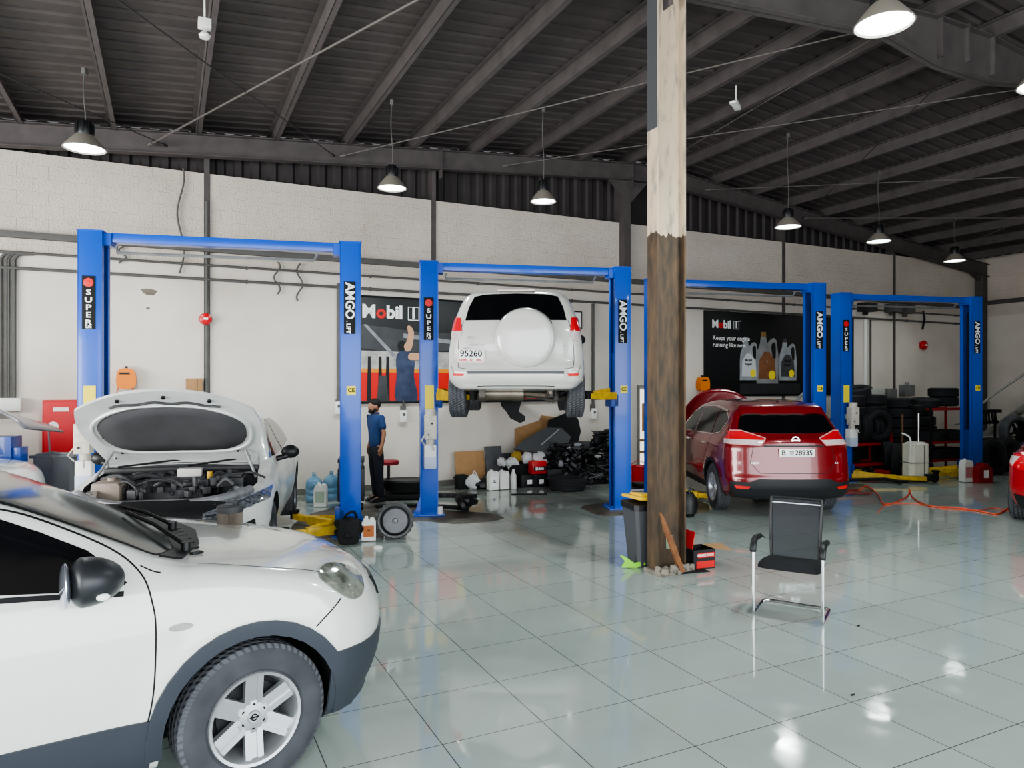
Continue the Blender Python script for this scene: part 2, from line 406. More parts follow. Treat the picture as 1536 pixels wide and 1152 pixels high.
rod(RP(14.0, -.3), RP(10.5, -6.8), .012, 'dark tie rod slanting down toward the far corner', M_rodl)
rod(RP(-4.8, -.3), RP(-9.5, -6.8), .012, 'dark tie rod behind the leftmost lamp', M_rodd)
# ------------------------------------------------------------------ two-post lifts
def lift(PL, PR, label, arms, zc=.12, ptop=3.72, zarm=.1, parts_right=True):
    PL, PR = Vector((*PL, 0)), Vector((*PR, 0)); d = PR-PL; L = d.length; a = math.atan2(d.y, d.x)
    root = thing('car_lift', label, 'car lift', PL, a)
    for side, x in ((1, 0), (-1, L)):
        mb = MB(); w, dp, t = .26, .30, .012
        # C section, open towards the bay
        mb.box((x-side*(w/2-t/2), 0, ptop/2), (t, dp, ptop)); mb.box((x, -dp/2+t/2, ptop/2), (w, t, ptop), .004); mb.box((x, dp/2-t/2, ptop/2), (w, t, ptop), .004)
        mb.box((x+side*(w/2-t/2), -dp/2+.035, ptop/2), (t, .07, ptop)); mb.box((x+side*(w/2-t/2), dp/2-.035, ptop/2), (t, .07, ptop))
        mb.box((x, 0, ptop-.006), (w+.02, dp+.02, .012))
        post = mb.build('post', M_blue, root)
        mb = MB(); mb.box((x, 0, .011), (.46, .42, .022), .004)
        for bx in (-.17, .17):
            for by in (-.15, .15): mb.cyl((x+bx, by, .02), (x+bx, by, .06), .014, n=6)
        mb.prism([(x-side*.13, .02), (x-side*.22, .02), (x-side*.13, .3)], .012, M=Matrix.Translation((0, -.14, 0)))
        mb.build('base_plate', M_blue, post)
        mb = MB(); mb.box((x+side*.03, 0, zc+.45), (.16, .24, .8), .01); mb.box((x+side*.13, 0, zc+.12), (.12, .3, .2), .01)
        mb.build('carriage', M_blued, root)
        mb = MB(); mb.box((x+side*.02, 0, 2.2), (.03, .16, 2.4)); mb.build('chain_cover', mat('dark_steel', '23262c', .5), post)
        if side == 1:
            mb = MB(); mb.box((x-.01, -dp/2-.004, 2.87), (.14, .008, .62), .003); mb.build('name_sign', M_blkm, post)
            mb = MB(); mb.cyl((x-.01, -dp/2-.008, 3.1), (x-.01, -dp/2-.012, 3.1), .055, n=8); mb.box((x-.01, -dp/2-.01, 3.1), (.1, .006, .06), .004)
            mb.build('emblem', M_redp, post)
            for k, ch in enumerate('SUPER'): text('sign_letter', ch, .088, M_wht, post, (x-.01, -dp/2-.01, 2.985-k*.088), off=.002, sx=1.35)
            text('sign_letter', 'Lift', .05, M_wht, post, (x-.01, -dp/2-.01, 2.585), off=.001)
            mb = MB(); mb.box((x, -dp/2-.003, 1.73), (.13, .006, .34)); mb.build('warning_sticker', M_yels, post)
        else:
            mb = MB(); mb.box((x-.01, -dp/2-.004, 2.88), (.14, .008, .66), .003); mb.build('name_sign', M_blkm, post)
            text('sign_letter', 'AMGO', .15, M_wht, post, (x-.01, -dp/2-.01, 2.965), off=.004, rot=-PI/2, sx=1.02)
            text('sign_letter', '. LIFT', .07, M_wht, post, (x-.025, -dp/2-.01, 2.635), off=.002, rot=-PI/2)
            mb = MB(); mb.box((x+.01, -dp/2-.003, 1.84), (.11, .006, .11)); mb.build('safety_sticker', M_yels, post)
            text('sticker_letter', 'CE', .07, M_blkm, post, (x+.01, -dp/2-.008, 1.84), off=.002)
    mb = MB(); mb.box((L/2, 0, ptop-.07), (L-.26, .16, .11), .006); mb.box((.16, 0, ptop-.1), (.1, .2, .14)); mb.box((L-.16, 0, ptop-.1), (.1, .2, .14))
    mb.build('crossbeam', M_blue, root)
    mb = MB(); mb.tube([(.25, -.02, ptop-.16), (.25, -.02, ptop-.24), (L-.45, -.02, ptop-.24), (L-.4, -.02, ptop-.15)], .02, 6)
    mb.build('shutoff_bar', M_galv, root)
    # power unit on a bracket off the left post
    mb = MB(); mb.box((0, -.34, 1.3), (.17, .16, .34), .01); mb.cyl((.0, -.34, 1.45), (.0, -.34, 1.56), .08, n=16); mb.cyl((0, -.3, 1.02), (0, -.3, 1.14), .06)
    mb.box((0, -.2, 1.28), (.06, .14, .1)); mb.tube([(-.08, -.4, 1.2), (-.13, -.44, 1.12), (-.08, -.4, 1.05)], .01, 6); mb.cyl((.02, -.42, 1.06), (.04, -.47, .98), .01)
    pu = mb.build('power_unit', mat('power_unit_white', 'cfcabd', .5, noise=.4, nscale=20), root)
    mb = MB(); mb.box((0, -.3, .88), (.17, .15, .34), .015); mb.build('oil_tank', mat('oil_tank_white', 'e4e4e2', .35), pu)
    mb = MB(); mb.box((0, -.3, .8), (.172, .152, .17), .01); mb.build('tank_oil_level', mat('oil_blue', 'b9c4d8', .4), pu)
    mb = MB(); mb.cyl((.02, -.43, 1.36), (.02, -.415, 1.36), .016); mb.cyl((-.03, -.43, 1.2), (-.03, -.415, 1.2), .012); mb.build('switch_knob', M_blk, pu)
    # swing arms: (post side, dx, dy) of the pad
    for side, dx, dy in arms:
        x = 0 if side == 'l' else L; sg = 1 if side == 'l' else -1
        A = Vector((x+sg*.16, math.copysign(.13, dy), zarm)); B = Vector((x+sg*dx, dy, zarm))
        e = (B-A); M = Matrix.Translation(A) @ Matrix.Rotation(math.atan2(e.y, e.x), 4, 'Z'); l = e.length
        mb = MB(); mb.box((l*.28, 0, 0), (l*.6, .13, .11), .006, M=M); mb.box((l*.72, 0, .0), (l*.5, .09, .075), .005, M=M)
        mb.prism([(0, .05), (l*.55, .05), (0, .12)], .012, M=M @ Matrix.Translation((0, -.06, 0)))
        arm = mb.build('swing_arm', M_yel, root)
        mb = MB(); mb.cyl((l, 0, -.04), (l, 0, .05), .05, M=M); mb.cyl((l, 0, .05), (l, 0, .085), .075, M=M); mb.build('lifting_pad', M_blkm, arm)
    return root, a, L
LA = [('l', 1.0, -.95), ('l', .85, .8), ('r', 1.0, -.9), ('r', .85, .8)]
lift((-4.95, 8.41), (-2.07, 9.09), 'blue two-post lift straddling the white sedan with its bonnet up', [('l', .9, -.6), ('l', .7, .8), ('r', .8, -.35), ('r', .75, .9)])
lift((-1.23, 10.48), (1.676, 11.02), 'blue two-post lift holding the white spare-wheel car up in the air', [('l', .55, -.85), ('l', .6, .85), ('r', .7, -.6), ('r', .6, .85)], zc=1.55, zarm=1.74)
lift((2.43, 12.1), (5.43, 12.75), 'blue two-post lift behind the brown column, around the parked red car', [('l', .8, -.9), ('l', .7, .7), ('r', .45, .8), ('r', .45, -.6)])
lift((6.54, 14.1), (9.54, 14.75), 'empty blue two-post lift farthest right in front of the tyre piles', [('l', 1.35, -.75), ('l', .9, .6), ('r', 1.1, -.25), ('r', 1.0, .6)])
# a fifth lift at the left edge, only its lower post in view
o = MB(); o.box((0, 0, .62), (.26, .3, 1.24), .005); o.box((0, 0, .011), (.46, .42, .022)); o.box((.16, 0, .95), (.12, .22, .3), .01)
solo(o, 'car_lift', M_blue, 'low blue lift post at left edge under the raised grey bonnet', 'car lift', (-6.6, 9.25, 0), .2)

# ------------------------------------------------------------------ brown H column in the middle of the hall
cp = Vector((*G(1000, 857), 0)) 
mcol = bpy.data.materials.new('column_paint'); mcol.use_nodes = True; nt = mcol.node_tree; L_ = nt.links.new; b = nt.nodes['Principled BSDF']
tc = nt.nodes.new('ShaderNodeTexCoord'); sp = nt.nodes.new('ShaderNodeSeparateXYZ'); L_(tc.outputs['Object'], sp.inputs[0])
nz = nt.nodes.new('ShaderNodeTexNoise'); nz.inputs['Scale'].default_value = 9; nz.inputs['Detail'].default_value = 6; mpg = nt.nodes.new('ShaderNodeMapping'); mpg.inputs['Scale'].default_value = (1.6, 1.6, .45); L_(tc.outputs['Object'], mpg.inputs['Vector']); L_(mpg.outputs[0], nz.inputs['Vector'])
zz = nt.nodes.new('ShaderNodeMath'); zz.operation = 'MULTIPLY_ADD'; L_(nz.outputs['Fac'], zz.inputs[0]); zz.inputs[1].default_value = .25; L_(sp.outputs['Z'], zz.inputs[2])
cut = nt.nodes.new('ShaderNodeMath'); cut.operation = 'GREATER_THAN'; L_(zz.outputs[0], cut.inputs[0]); cut.inputs[1].default_value = 3.56
rust = nt.nodes.new('ShaderNodeValToRGB'); L_(nz.outputs['Fac'], rust.inputs[0])
rust.color_ramp.elements[0].position = .35; rust.color_ramp.elements[0].color = (*lin('3f362d'), 1); rust.color_ramp.elements[1].position = .75; rust.color_ramp.elements[1].color = (*lin('66503a'), 1)
beige = nt.nodes.new('ShaderNodeValToRGB'); L_(nz.outputs['Fac'], beige.inputs[0])
beige.color_ramp.elements[0].position = .3; beige.color_ramp.elements[0].color = (*lin('9c9284'), 1); beige.color_ramp.elements[1].position = .5; beige.color_ramp.elements[1].color = (*lin('cebaa0'), 1)
mx = nt.nodes.new('ShaderNodeMix'); mx.data_type = 'RGBA'; L_(cut.outputs[0], mx.inputs[0]); L_(rust.outputs[0], mx.inputs[6]); L_(beige.outputs[0], mx.inputs[7]); L_(mx.outputs[2], b.inputs['Base Color']); b.inputs['Roughness'].default_value = .65
root = thing('steel_column', 'rusty brown H-section steel column, beige above, standing mid-hall', 'column', cp, WA)
mb = MB(); z0, z1 = .02, 6.0
mb.box((0, 0, 3), (.33, .014, 5.98)); mb.box((-.17, 0, 3), (.02, .17, 5.98), .003); mb.box((.17, 0, 3), (.02, .17, 5.98), .003)
for z in (3.58,): pass
mb.build('column_shaft', mcol, root)
mb = MB(); mb.box((.165, -.086, 2.0), (.006, .004, 3.0)); mb.build('edge_highlight', mat('edge_highlight', 'b08a60', .6, noise=.6), root)  # lit highlight on the right flange edge, painted as a thin pale strip
mb = MB(); mb.box((-.181, 0, 5.25), (.003, .165, 1.5)); mb.build('dark_paint_patch', mat('dark_patch', '4a4b4e', .6), root)
mb = MB(); mb.box((0, -.02, .02), (.42, .26, .05), .01)
for k in range(16): mb.ball((random.uniform(-.2, .2), random.uniform(-.17, -.06), random.uniform(.02, .07)), random.uniform(.025, .05), 8, seed=k, amp=.25)
mb.build('mortar_footing', mat('mortar', '8b8378', .9, noise=.6, nscale=12), root)
mb = MB(); mb.box((.02, -.012, .3), (.08, .01, .14), .01); mb.build('peeled_patch', mat('peel', '98a08a', .8, noise=.6, nscale=30), root)
mb = MB()
mb.prism([(0, 0), (.05, 0), (.035, .3), (.0, .6), (-.02, .68), (-.035, .5), (-.025, .3)], .03); 
M = Matrix.Rotation(R(-17), 4, 'Y')
o = mb.build('wood_plank', mat('bare_wood', '8e5e3c', .7, noise=.6, nscale=10, col2='53301c')); 
o.data.transform(Matrix.Rotation(R(-20), 4, 'Y')); o.location = (cp.x+.12, cp.y-.13, .01); o.rotation_euler = (0, 0, WA)
tag(o, 'broken wooden plank leaning against the foot of the brown column', 'plank')
# wheelie bin behind the column
bx, by = G(968, 850)
root = thing('rubbish_bin', 'dark grey bin with yellow lid behind the brown column', 'bin', (bx+.0, by+.12, 0), .25)
def frustum(mb, w0, d0, w1, d1, z0, z1, mi=0, r=.02):
    p = lambda w, d, z: [(-w/2+r, -d/2, z), (w/2-r, -d/2, z), (w/2, -d/2+r, z), (w/2, d/2-r, z), (w/2-r, d/2, z), (-w/2+r, d/2, z), (-w/2, d/2-r, z), (-w/2, -d/2+r, z)]
    mb.add(p(w0, d0, z0)+p(w1, d1, z1), [tuple(range(7, -1, -1)), tuple(range(8, 16))] + [(i, (i+1) % 8, 8+(i+1) % 8, 8+i) for i in range(8)], mi)
mb = MB(); frustum(mb, .24, .3, .34, .4, .0, .62, r=.03); mb.build('bin_body', mat('bin_grey', '4a4c50', .55), root)
mb = MB(); frustum(mb, .37, .43, .37, .43, .6, .66, r=.04); mb.build('liner_bag', M_blk, root)
mb = MB(); mb.box((0, .0, .7), (.42, .46, .035), .012); mb.box((0, 0, .73), (.3, .3, .03), .012); o = mb.build('bin_lid', mat('bin_yellow', 'eec32b', .45), root); o.rotation_euler = (R(-3), R(6), 0)
mb = MB(); mb.prism([(-.14, .01), (.02, .0), (.12, .04), (.1, .07), (0, .05), (-.1, .12), (-.16, .14), (-.1, .07)], .02)
gx, gy = G(952, 852); solo(mb, 'dustpan', mat('lime', '8fdc3a', .5), 'lime green plastic scrap on the tiles beside the bin', 'scrap', (gx, gy, 0), .1)
bx, by = G(1052, 855)
root = thing('carton', 'open red and black parts carton beside the brown column', 'box', (bx, by+.15, 0), .35)
mb = MB()
for a, c in (((-.13, 0, .1), (.006, .24, .2)), ((.13, 0, .1), (.006, .24, .2)), ((0, -.12, .1), (.26, .006, .2)), ((0, .12, .1), (.26, .006, .2)), ((0, 0, .004), (.26, .24, .008))): mb.box(a, c)
mb.build('carton_wall', mat('carton_black', '1d1a1e', .5), root)
mb = MB(); mb.box((.01, -.125, .05), (.22, .004, .07)); mb.box((.02, -.125, .145), (.2, .004, .05)); mb.build('red_print_band', M_redp, root)
text('print_letter', 'BRAKE PADS', .035, M_wht, root, (.01, -.129, .145), off=.001)
mb = MB(); mb.box((-.19, -.02, .27), (.005, .2, .18), M=Matrix.Rotation(R(12), 4, 'Y')); mb.build('carton_flap', M_redp, root)
mb = MB(); mb.add([(.13, -.12, .2), (.13, .12, .2), (.36, .1, .2), (.34, -.16, .17)], [(0, 1, 2, 3)]); mb.build('carton_flap', mat('card_inner', 'b28a60', .8), root)
mb = MB(); mb.box((0, .2, .2), (.24, .16, .005), M=Matrix.Rotation(R(-5), 4, 'X')); mb.build('carton_flap', MATS['card_inner'], root)
mb = MB(); mb.prism([(-.2, 0), (.2, 0), (.15, .012), (-.1, .015)], .25); gx, gy = G(1040, 860)
solo(mb, 'rubber_mat', M_blkm, 'black rubber offcut flat on tiles in front of the red carton', 'mat', (gx, gy, 0.002), .3)
mb = MB(); mb.ball((0, 0, .17), (.14, .12, .2), 12, seed=3, amp=.12); mb.tube([(0, 0, .3), (.03, 0, .42), (.08, 0, .38)], .02, 6)
gx, gy = G(1030, 775); solo(mb, 'rubbish_bag', M_blk, 'black bag slumped on the floor between brown column and red car', 'bag', (gx+.02, gy, 0))

# ------------------------------------------------------------------ cantilever chair
ax, ay = G(1130, 921); bx, by = G(1234, 938)
ca = math.atan2(by-ay, bx-ax); W_ = math.hypot(bx-ax, by-ay)
root = thing('mesh_chair', 'black mesh cantilever visitor chair with chrome legs on the tiles', 'chair', ((ax+bx)/2, (ay+by)/2, 0), ca)
w = W_/2; root.scale = (1, .8, .93)
# local: x right, y back; front uprights at y=0
for sx in (-1, 1):
    mb = MB(); x = sx*w
    pts = [(x*.98, .5, .02), (x, .42, .015), (x, .06, .015), (x, .0, .04), (x*1.0, -.01, .3), (x, .0, .58), (x, .03, .63), (x, .09, .645), (x, .3, .645), (x*.93, .39, .63)]
    mb.tube(catmull(pts, 4, False), .0125, 8); mb.build('leg', M_chrome, root)
    mb = MB(); mb.tube(catmull([(x, -.02, .56), (x, -.0, .62), (x, .07, .665), (x, .2, .665), (x, .32, .655)], 4, False), [.018]+[.026]*15+[.018], 10); mb.build('armrest', M_blk, root)
mb = MB(); mb.tube(catmull([(-w*.98, .5, .02), (-w*.8, .53, .015), (0, .53, .015), (w*.8, .53, .015), (w*.98, .5, .02)], 4, False), .0125, 8); mb.build('rear_base_bar', M_chrome, root)
mb = MB(); mb.box((0, .26, .43), (w*1.9, .02, .02)); mb.box((0, .4, .43), (w*1.85, .02, .02)); mb.build('seat_rail', M_chrome, root)
mb = MB(); vs = []; nx, ny = 10, 10
for top in (0, 1):
    for j in range(ny+1):
        for i in range(nx+1):
            u_, v_ = i/nx*2-1, j/ny*2-1; rr = 1-.1*(abs(u_)**4*abs(v_)**4)
            edge = max(abs(u_), abs(v_))**6
            z = .425 + (.055-.035*edge-.02*max(0, -v_)**2 if top else -.01+.01*edge)
            vs.append((u_*w*.93*rr, .22+v_*.24*rr, z))
m_ = (nx+1)*(ny+1); fs = []
for j in range(ny):
    for i in range(nx):
        q = j*(nx+1)+i; fs += [(q, q+nx+1, q+nx+2, q+1), (m_+q, m_+q+1, m_+q+nx+2, m_+q+nx+1)]
ring = [i for i in range(nx+1)]+[j*(nx+1)+nx for j in range(1, ny+1)]+[ny*(nx+1)+i for i in range(nx-1, -1, -1)]+[j*(nx+1) for j in range(ny-1, 0, -1)]
fs += [(ring[k], ring[(k+1) % len(ring)], m_+ring[(k+1) % len(ring)], m_+ring[k]) for k in range(len(ring))]
mb.add(vs, fs); mb.build('seat', mat('seat_fabric', '141519', .9, bump=.3, bscale=300), root, smooth=60)
mb = MB()
for sx in (-1, 1): mb.tube(catmull([(sx*w*.72, .44, .44), (sx*w*.74, .45, .6), (sx*w*.76, .47, .8), (sx*w*.77, .53, 1.0)], 3, False), .013, 8)
mb.tube([(-w*.77, .53, 1.0), (w*.77, .53, 1.0)], .012, 8); mb.build('back_frame', M_blk, root)
mmesh = mat('chair_mesh', '303237', .8, alpha=.82, noise=.2, nscale=12)
mb = MB(); vs = []; P_ = catmull([(.44, .46), (.45, .6), (.47, .8), (.53, .99)], 3, False)
for (yy, z) in P_:
    for k in range(9):
        t_ = k/8*2-1; vs.append((t_*w*.75, yy+.03*(1-t_*t_), z))
mb.add(vs, [(j*9+k, j*9+k+1, j*9+k+10, j*9+k+9) for j in range(len(P_)-1) for k in range(8)])
mb.build('mesh_back', mmesh, root)
mb = MB(); mb.box((0, .51, .955), (w*1.46, .012, .01)); mb.build('torn_film_edge', M_chrome, root)

# ------------------------------------------------------------------ pendant high-bay lamps
M_lampg = mat('lamp_grey', '9c958a', .5, .3); M_glow = mat('lamp_glow', 'f2fffa', .5, emit=7); M_glow2 = mat('lamp_glow_bright', 'e8fffa', .5, emit=20)
def lamp(px, py, label, D=.46, z=4.8, glow=M_glow, tilt=0, power=260):
    Y = (z-EYE)*FL/(576-py); X = (px-768)/FL*Y
    d = Vector((X, Y, 0))-W0; s_ = d.dot(U)
    root = thing('pendant_lamp', label, 'lamp', (X, Y, z)); ztop = zroof(s_)-z+.02
    r = D/2
    mb = MB(); mb.lathe([(r, 0), (r+.008, .005), (r*.96, .03), (r*.6, .13), (r*.42, .17), (r*.38, .17), (r*.57, .125), (r*.92, .028), (r*.98, .002)], 32, closed=True); mb.build('lamp_shade', M_lampg, root)
    mb = MB(); mb.lathe([(r*.36, .165), (r*.42, .2), (r*.4, .3), (r*.3, .34), (.0, .35)], 20)
    for k in range(10): mb.box((r*.4*math.cos(k*PI/5), r*.4*math.sin(k*PI/5), .25), (.03, .008, .12), rz=k*PI/5)
    mb.build('lamp_housing', M_blk, root)
    mb = MB(); mb.lathe([(r*.93, .018), (0, .02)], 32); mb.build('lamp_lens', glow, root)
    mb = MB(); mb.tube(catmull([(0, 0, .34), (.012, 0, ztop*.4), (-.015, 0, ztop*.7), (0, 0, ztop)], 4, False), .008, 6); mb.box((0, 0, ztop-.06), (.05, .08, .08), .01); mb.build('lamp_cord', M_cond, root)
    if tilt: root.rotation_euler = (0, 0, 0)
    ld = bpy.data.lights.new('lamp_light', 'SPOT'); ld.energy = power; ld.spot_size = R(150); ld.spot_blend = .6; ld.shadow_soft_size = r*.8; ld.color = (.9, 1, .97)
    lo = bpy.data.objects.new('lamp_light', ld); COL.objects.link(lo); lo.parent = root; lo.location = (0, 0, -.02)
    return root
lamp(127, 224, 'grey pendant lamp farthest left, above the blue lift post', D=.47)
lamp(588, 283, 'grey pendant lamp hung between the first and second lifts', D=.42)
lamp(815, 303, 'grey pendant lamp above the raised white car', D=.40)
lamp(1326, 38, 'largest and brightest pendant lamp at the top right', D=.44, glow=M_glow2, power=180)
lamp(1182, 341, 'grey pendant lamp above the red car, right of the brown column', power=140)
lamp(1318, 363, 'middle grey pendant lamp of the three at far right', D=.46, power=100)
lamp(1432, 392, 'grey pendant lamp nearest the far corner', D=.46, power=80)
lamp(1568, 128, 'bright pendant lamp cut by the right edge of the photo', glow=M_glow2, power=150)
# small fittings under the roof
def fitting(px, py, z, label, long=False):
    Y = (z-EYE)*FL/(576-py); X = (px-768)/FL*Y
    root = thing('emergency_light', label, 'light', (X, Y, z), WA+(R(35) if long else 0))
    mb = MB(); mb.box((0, 0, 0), (.3 if long else .13, .1, .1 if not long else .06), .01); mb.cyl((0, 0, .04), (0, 0, .3), .01); mb.build('fitting_body', M_white, root)
    mb = MB(); mb.lathe([(0, -.16 if not long else -.05), (.05, -.15 if not long else -.05), (.06, -.12 if not long else -.02), (.03, -.09 if not long else 0), (0, -.05 if not long else 0)], 16, M=Matrix.Translation((0 if not long else -.2, 0, 0))); mb.build('detector_dome', M_white, root)
fitting(307, 36, 5.75, 'small white box with round detector under a roof beam, upper left')
fitting(1104, 158, 6.2, 'white emergency fitting with round detector right of the brown column', True)
# ------------------------------------------------------------------ car body: smooth solid from side outline, width table and rounded plan
def poly_sd(px, pz, poly):
    P = np.array(poly); Q = np.roll(P, -1, axis=0); d = np.full(px.shape, 1e9); ins = np.zeros(px.shape, bool)
    for (ax, az), (bx, bz) in zip(P, Q):
        ex, ez = bx-ax, bz-az; wx, wz_ = px-ax, pz-az
        t = np.clip((wx*ex+wz_*ez)/(ex*ex+ez*ez+1e-12), 0, 1)
        d = np.minimum(d, (wx-ex*t)**2+(wz_-ez*t)**2)
        c = ((az > pz) != (bz > pz)); 
        xi = ax + (pz-az)*ex/(ez if abs(ez) > 1e-9 else 1e-9)
        ins ^= c & (px < xi)
    return np.where(ins, -1, 1)*np.sqrt(d)
def make_body(sp):
    poly = catmull(sp['side'], 3); xs = [p[0] for p in poly]; x0, x1 = min(xs), max(xs)
    zt = max(p[1] for p in poly); wz_, ww = zip(*sp['W']); W0_ = max(ww); k = sp.get('k', .07)
    cf, cr, crown, taper = sp.get('cf', .25), sp.get('cr', .15), sp.get('crown', .04), sp.get('taper', .06)
    def F(x, y, z):
        a = np.minimum(np.abs(y)/W0_, 1.2)
        wf = np.clip(x/(.45*x1), 0, 1)
        if sp.get('wind'): wf = np.clip(x/.5, 0, 1)*(.22+.78*np.clip((x-sp['wind'])/.7, 0, 1))
        wr = np.clip(x/(.45*x0), 0, 1)
        xx = x + cf*a**sp.get('pf', 3)*wf - cr*a**sp.get('pr', 4)*wr
        z2 = z + crown*a*a*np.clip((z-.5)/.4, 0, 1)
        d1 = poly_sd(xx, z2, poly)
        W = np.interp(z, wz_, ww)*(1-taper*np.clip(np.where(x > 0, x/x1, x/x0), 0, 1)**4)
        for (fx, fr, am) in sp.get('flare', []):
            r = np.hypot(x-fx, (z-.33)); W = W + am*np.exp(-((r-fr)/.07)**2)
        for (zc, wd, am) in sp.get('crease', []): W = W + am*np.exp(-((z-zc)/wd)**2)
        d2 = np.abs(y)-W
        h = np.maximum(k-np.abs(d1-d2), 0)/k
        return np.maximum(d1, d2)+h*h*k/4
    nx, ny, nz = sp.get('res', (110, 44, 38))
    X = np.linspace(x0-.1, x1+.1, nx+1); Y = np.linspace(-1.05, 1.05, ny+1); Z = np.linspace(.05, zt+.1, nz+1)
    B = []; fs = []
    def patch(fn, na, nb, flip):
        o = len(B)
        for j in range(nb+1):
            for i in range(na+1): B.append(fn(i, j))
        for j in range(nb):
            for i in range(na):
                q = (o+j*(na+1)+i, o+j*(na+1)+i+1, o+(j+1)*(na+1)+i+1, o+(j+1)*(na+1)+i)
                fs.append(q[::-1] if flip else q)
    patch(lambda i, j: (X[i], Y[j], Z[-1]), nx, ny, 0); patch(lambda i, j: (X[i], Y[j], Z[0]), nx, ny, 1)
    patch(lambda i, j: (X[i], Y[0], Z[j]), nx, nz, 0); patch(lambda i, j: (X[i], Y[-1], Z[j]), nx, nz, 1)
    patch(lambda i, j: (X[0], Y[i], Z[j]), ny, nz, 1); patch(lambda i, j: (X[-1], Y[i], Z[j]), ny, nz, 0)
    B = np.array(B); O = B.copy(); O[:, 0] = B[:, 0]*.80; O[:, 1] = B[:, 1]*.15; O[:, 2] = sp.get('zs', .6)
    O[:, 0] = np.clip(O[:, 0], x0+.35, x1-.4)
    lo = np.zeros(len(B)); hi = np.ones(len(B))*1.1
    for _ in range(15):
        m = (lo+hi)/2; P = O+(B-O)*m[:, None]; f = F(P[:, 0], P[:, 1], P[:, 2]); ins = f < 0
        lo = np.where(ins, m, lo); hi = np.where(ins, hi, m)
    P = O+(B-O)*((lo+hi)/2)[:, None]
    bm = bmesh.new(); vv = [bm.verts.new(p) for p in P.tolist()]
    for q in fs:
        bm.faces.new([vv[i] for i in q])
    bmesh.ops.remove_doubles(bm, verts=bm.verts, dist=1e-4)
    bmesh.ops.dissolve_degenerate(bm, dist=1e-5, edges=bm.edges)
    bmesh.ops.recalc_face_normals(bm, faces=bm.faces)
    bm.normal_update()
    bvh = BVHTree.FromBMesh(bm)
    me = bpy.data.meshes.new('body'); bm.to_mesh(me); bm.free()
    return me, bvh
def boolcut(o, cutters):
    for c in cutters:
        m = o.modifiers.new('cut', 'BOOLEAN'); m.operation = 'DIFFERENCE'; m.object = c; m.solver = 'EXACT'; m.material_mode = 'TRANSFER'
    dg = bpy.context.evaluated_depsgraph_get(); me = bpy.data.meshes.new_from_object(o.evaluated_get(dg))
    o.modifiers.clear(); old = o.data; o.data = me
    for c in cutters: bpy.data.objects.remove(c)
    return o
def inpoly(x, y, P):
    r = False
    for i in range(len(P)):
        (ax, ay), (bx, by) = P[i-1], P[i]
        if (ay > y) != (by > y) and x < (bx-ax)*(y-ay)/(by-ay)+ax: r = not r
    return r
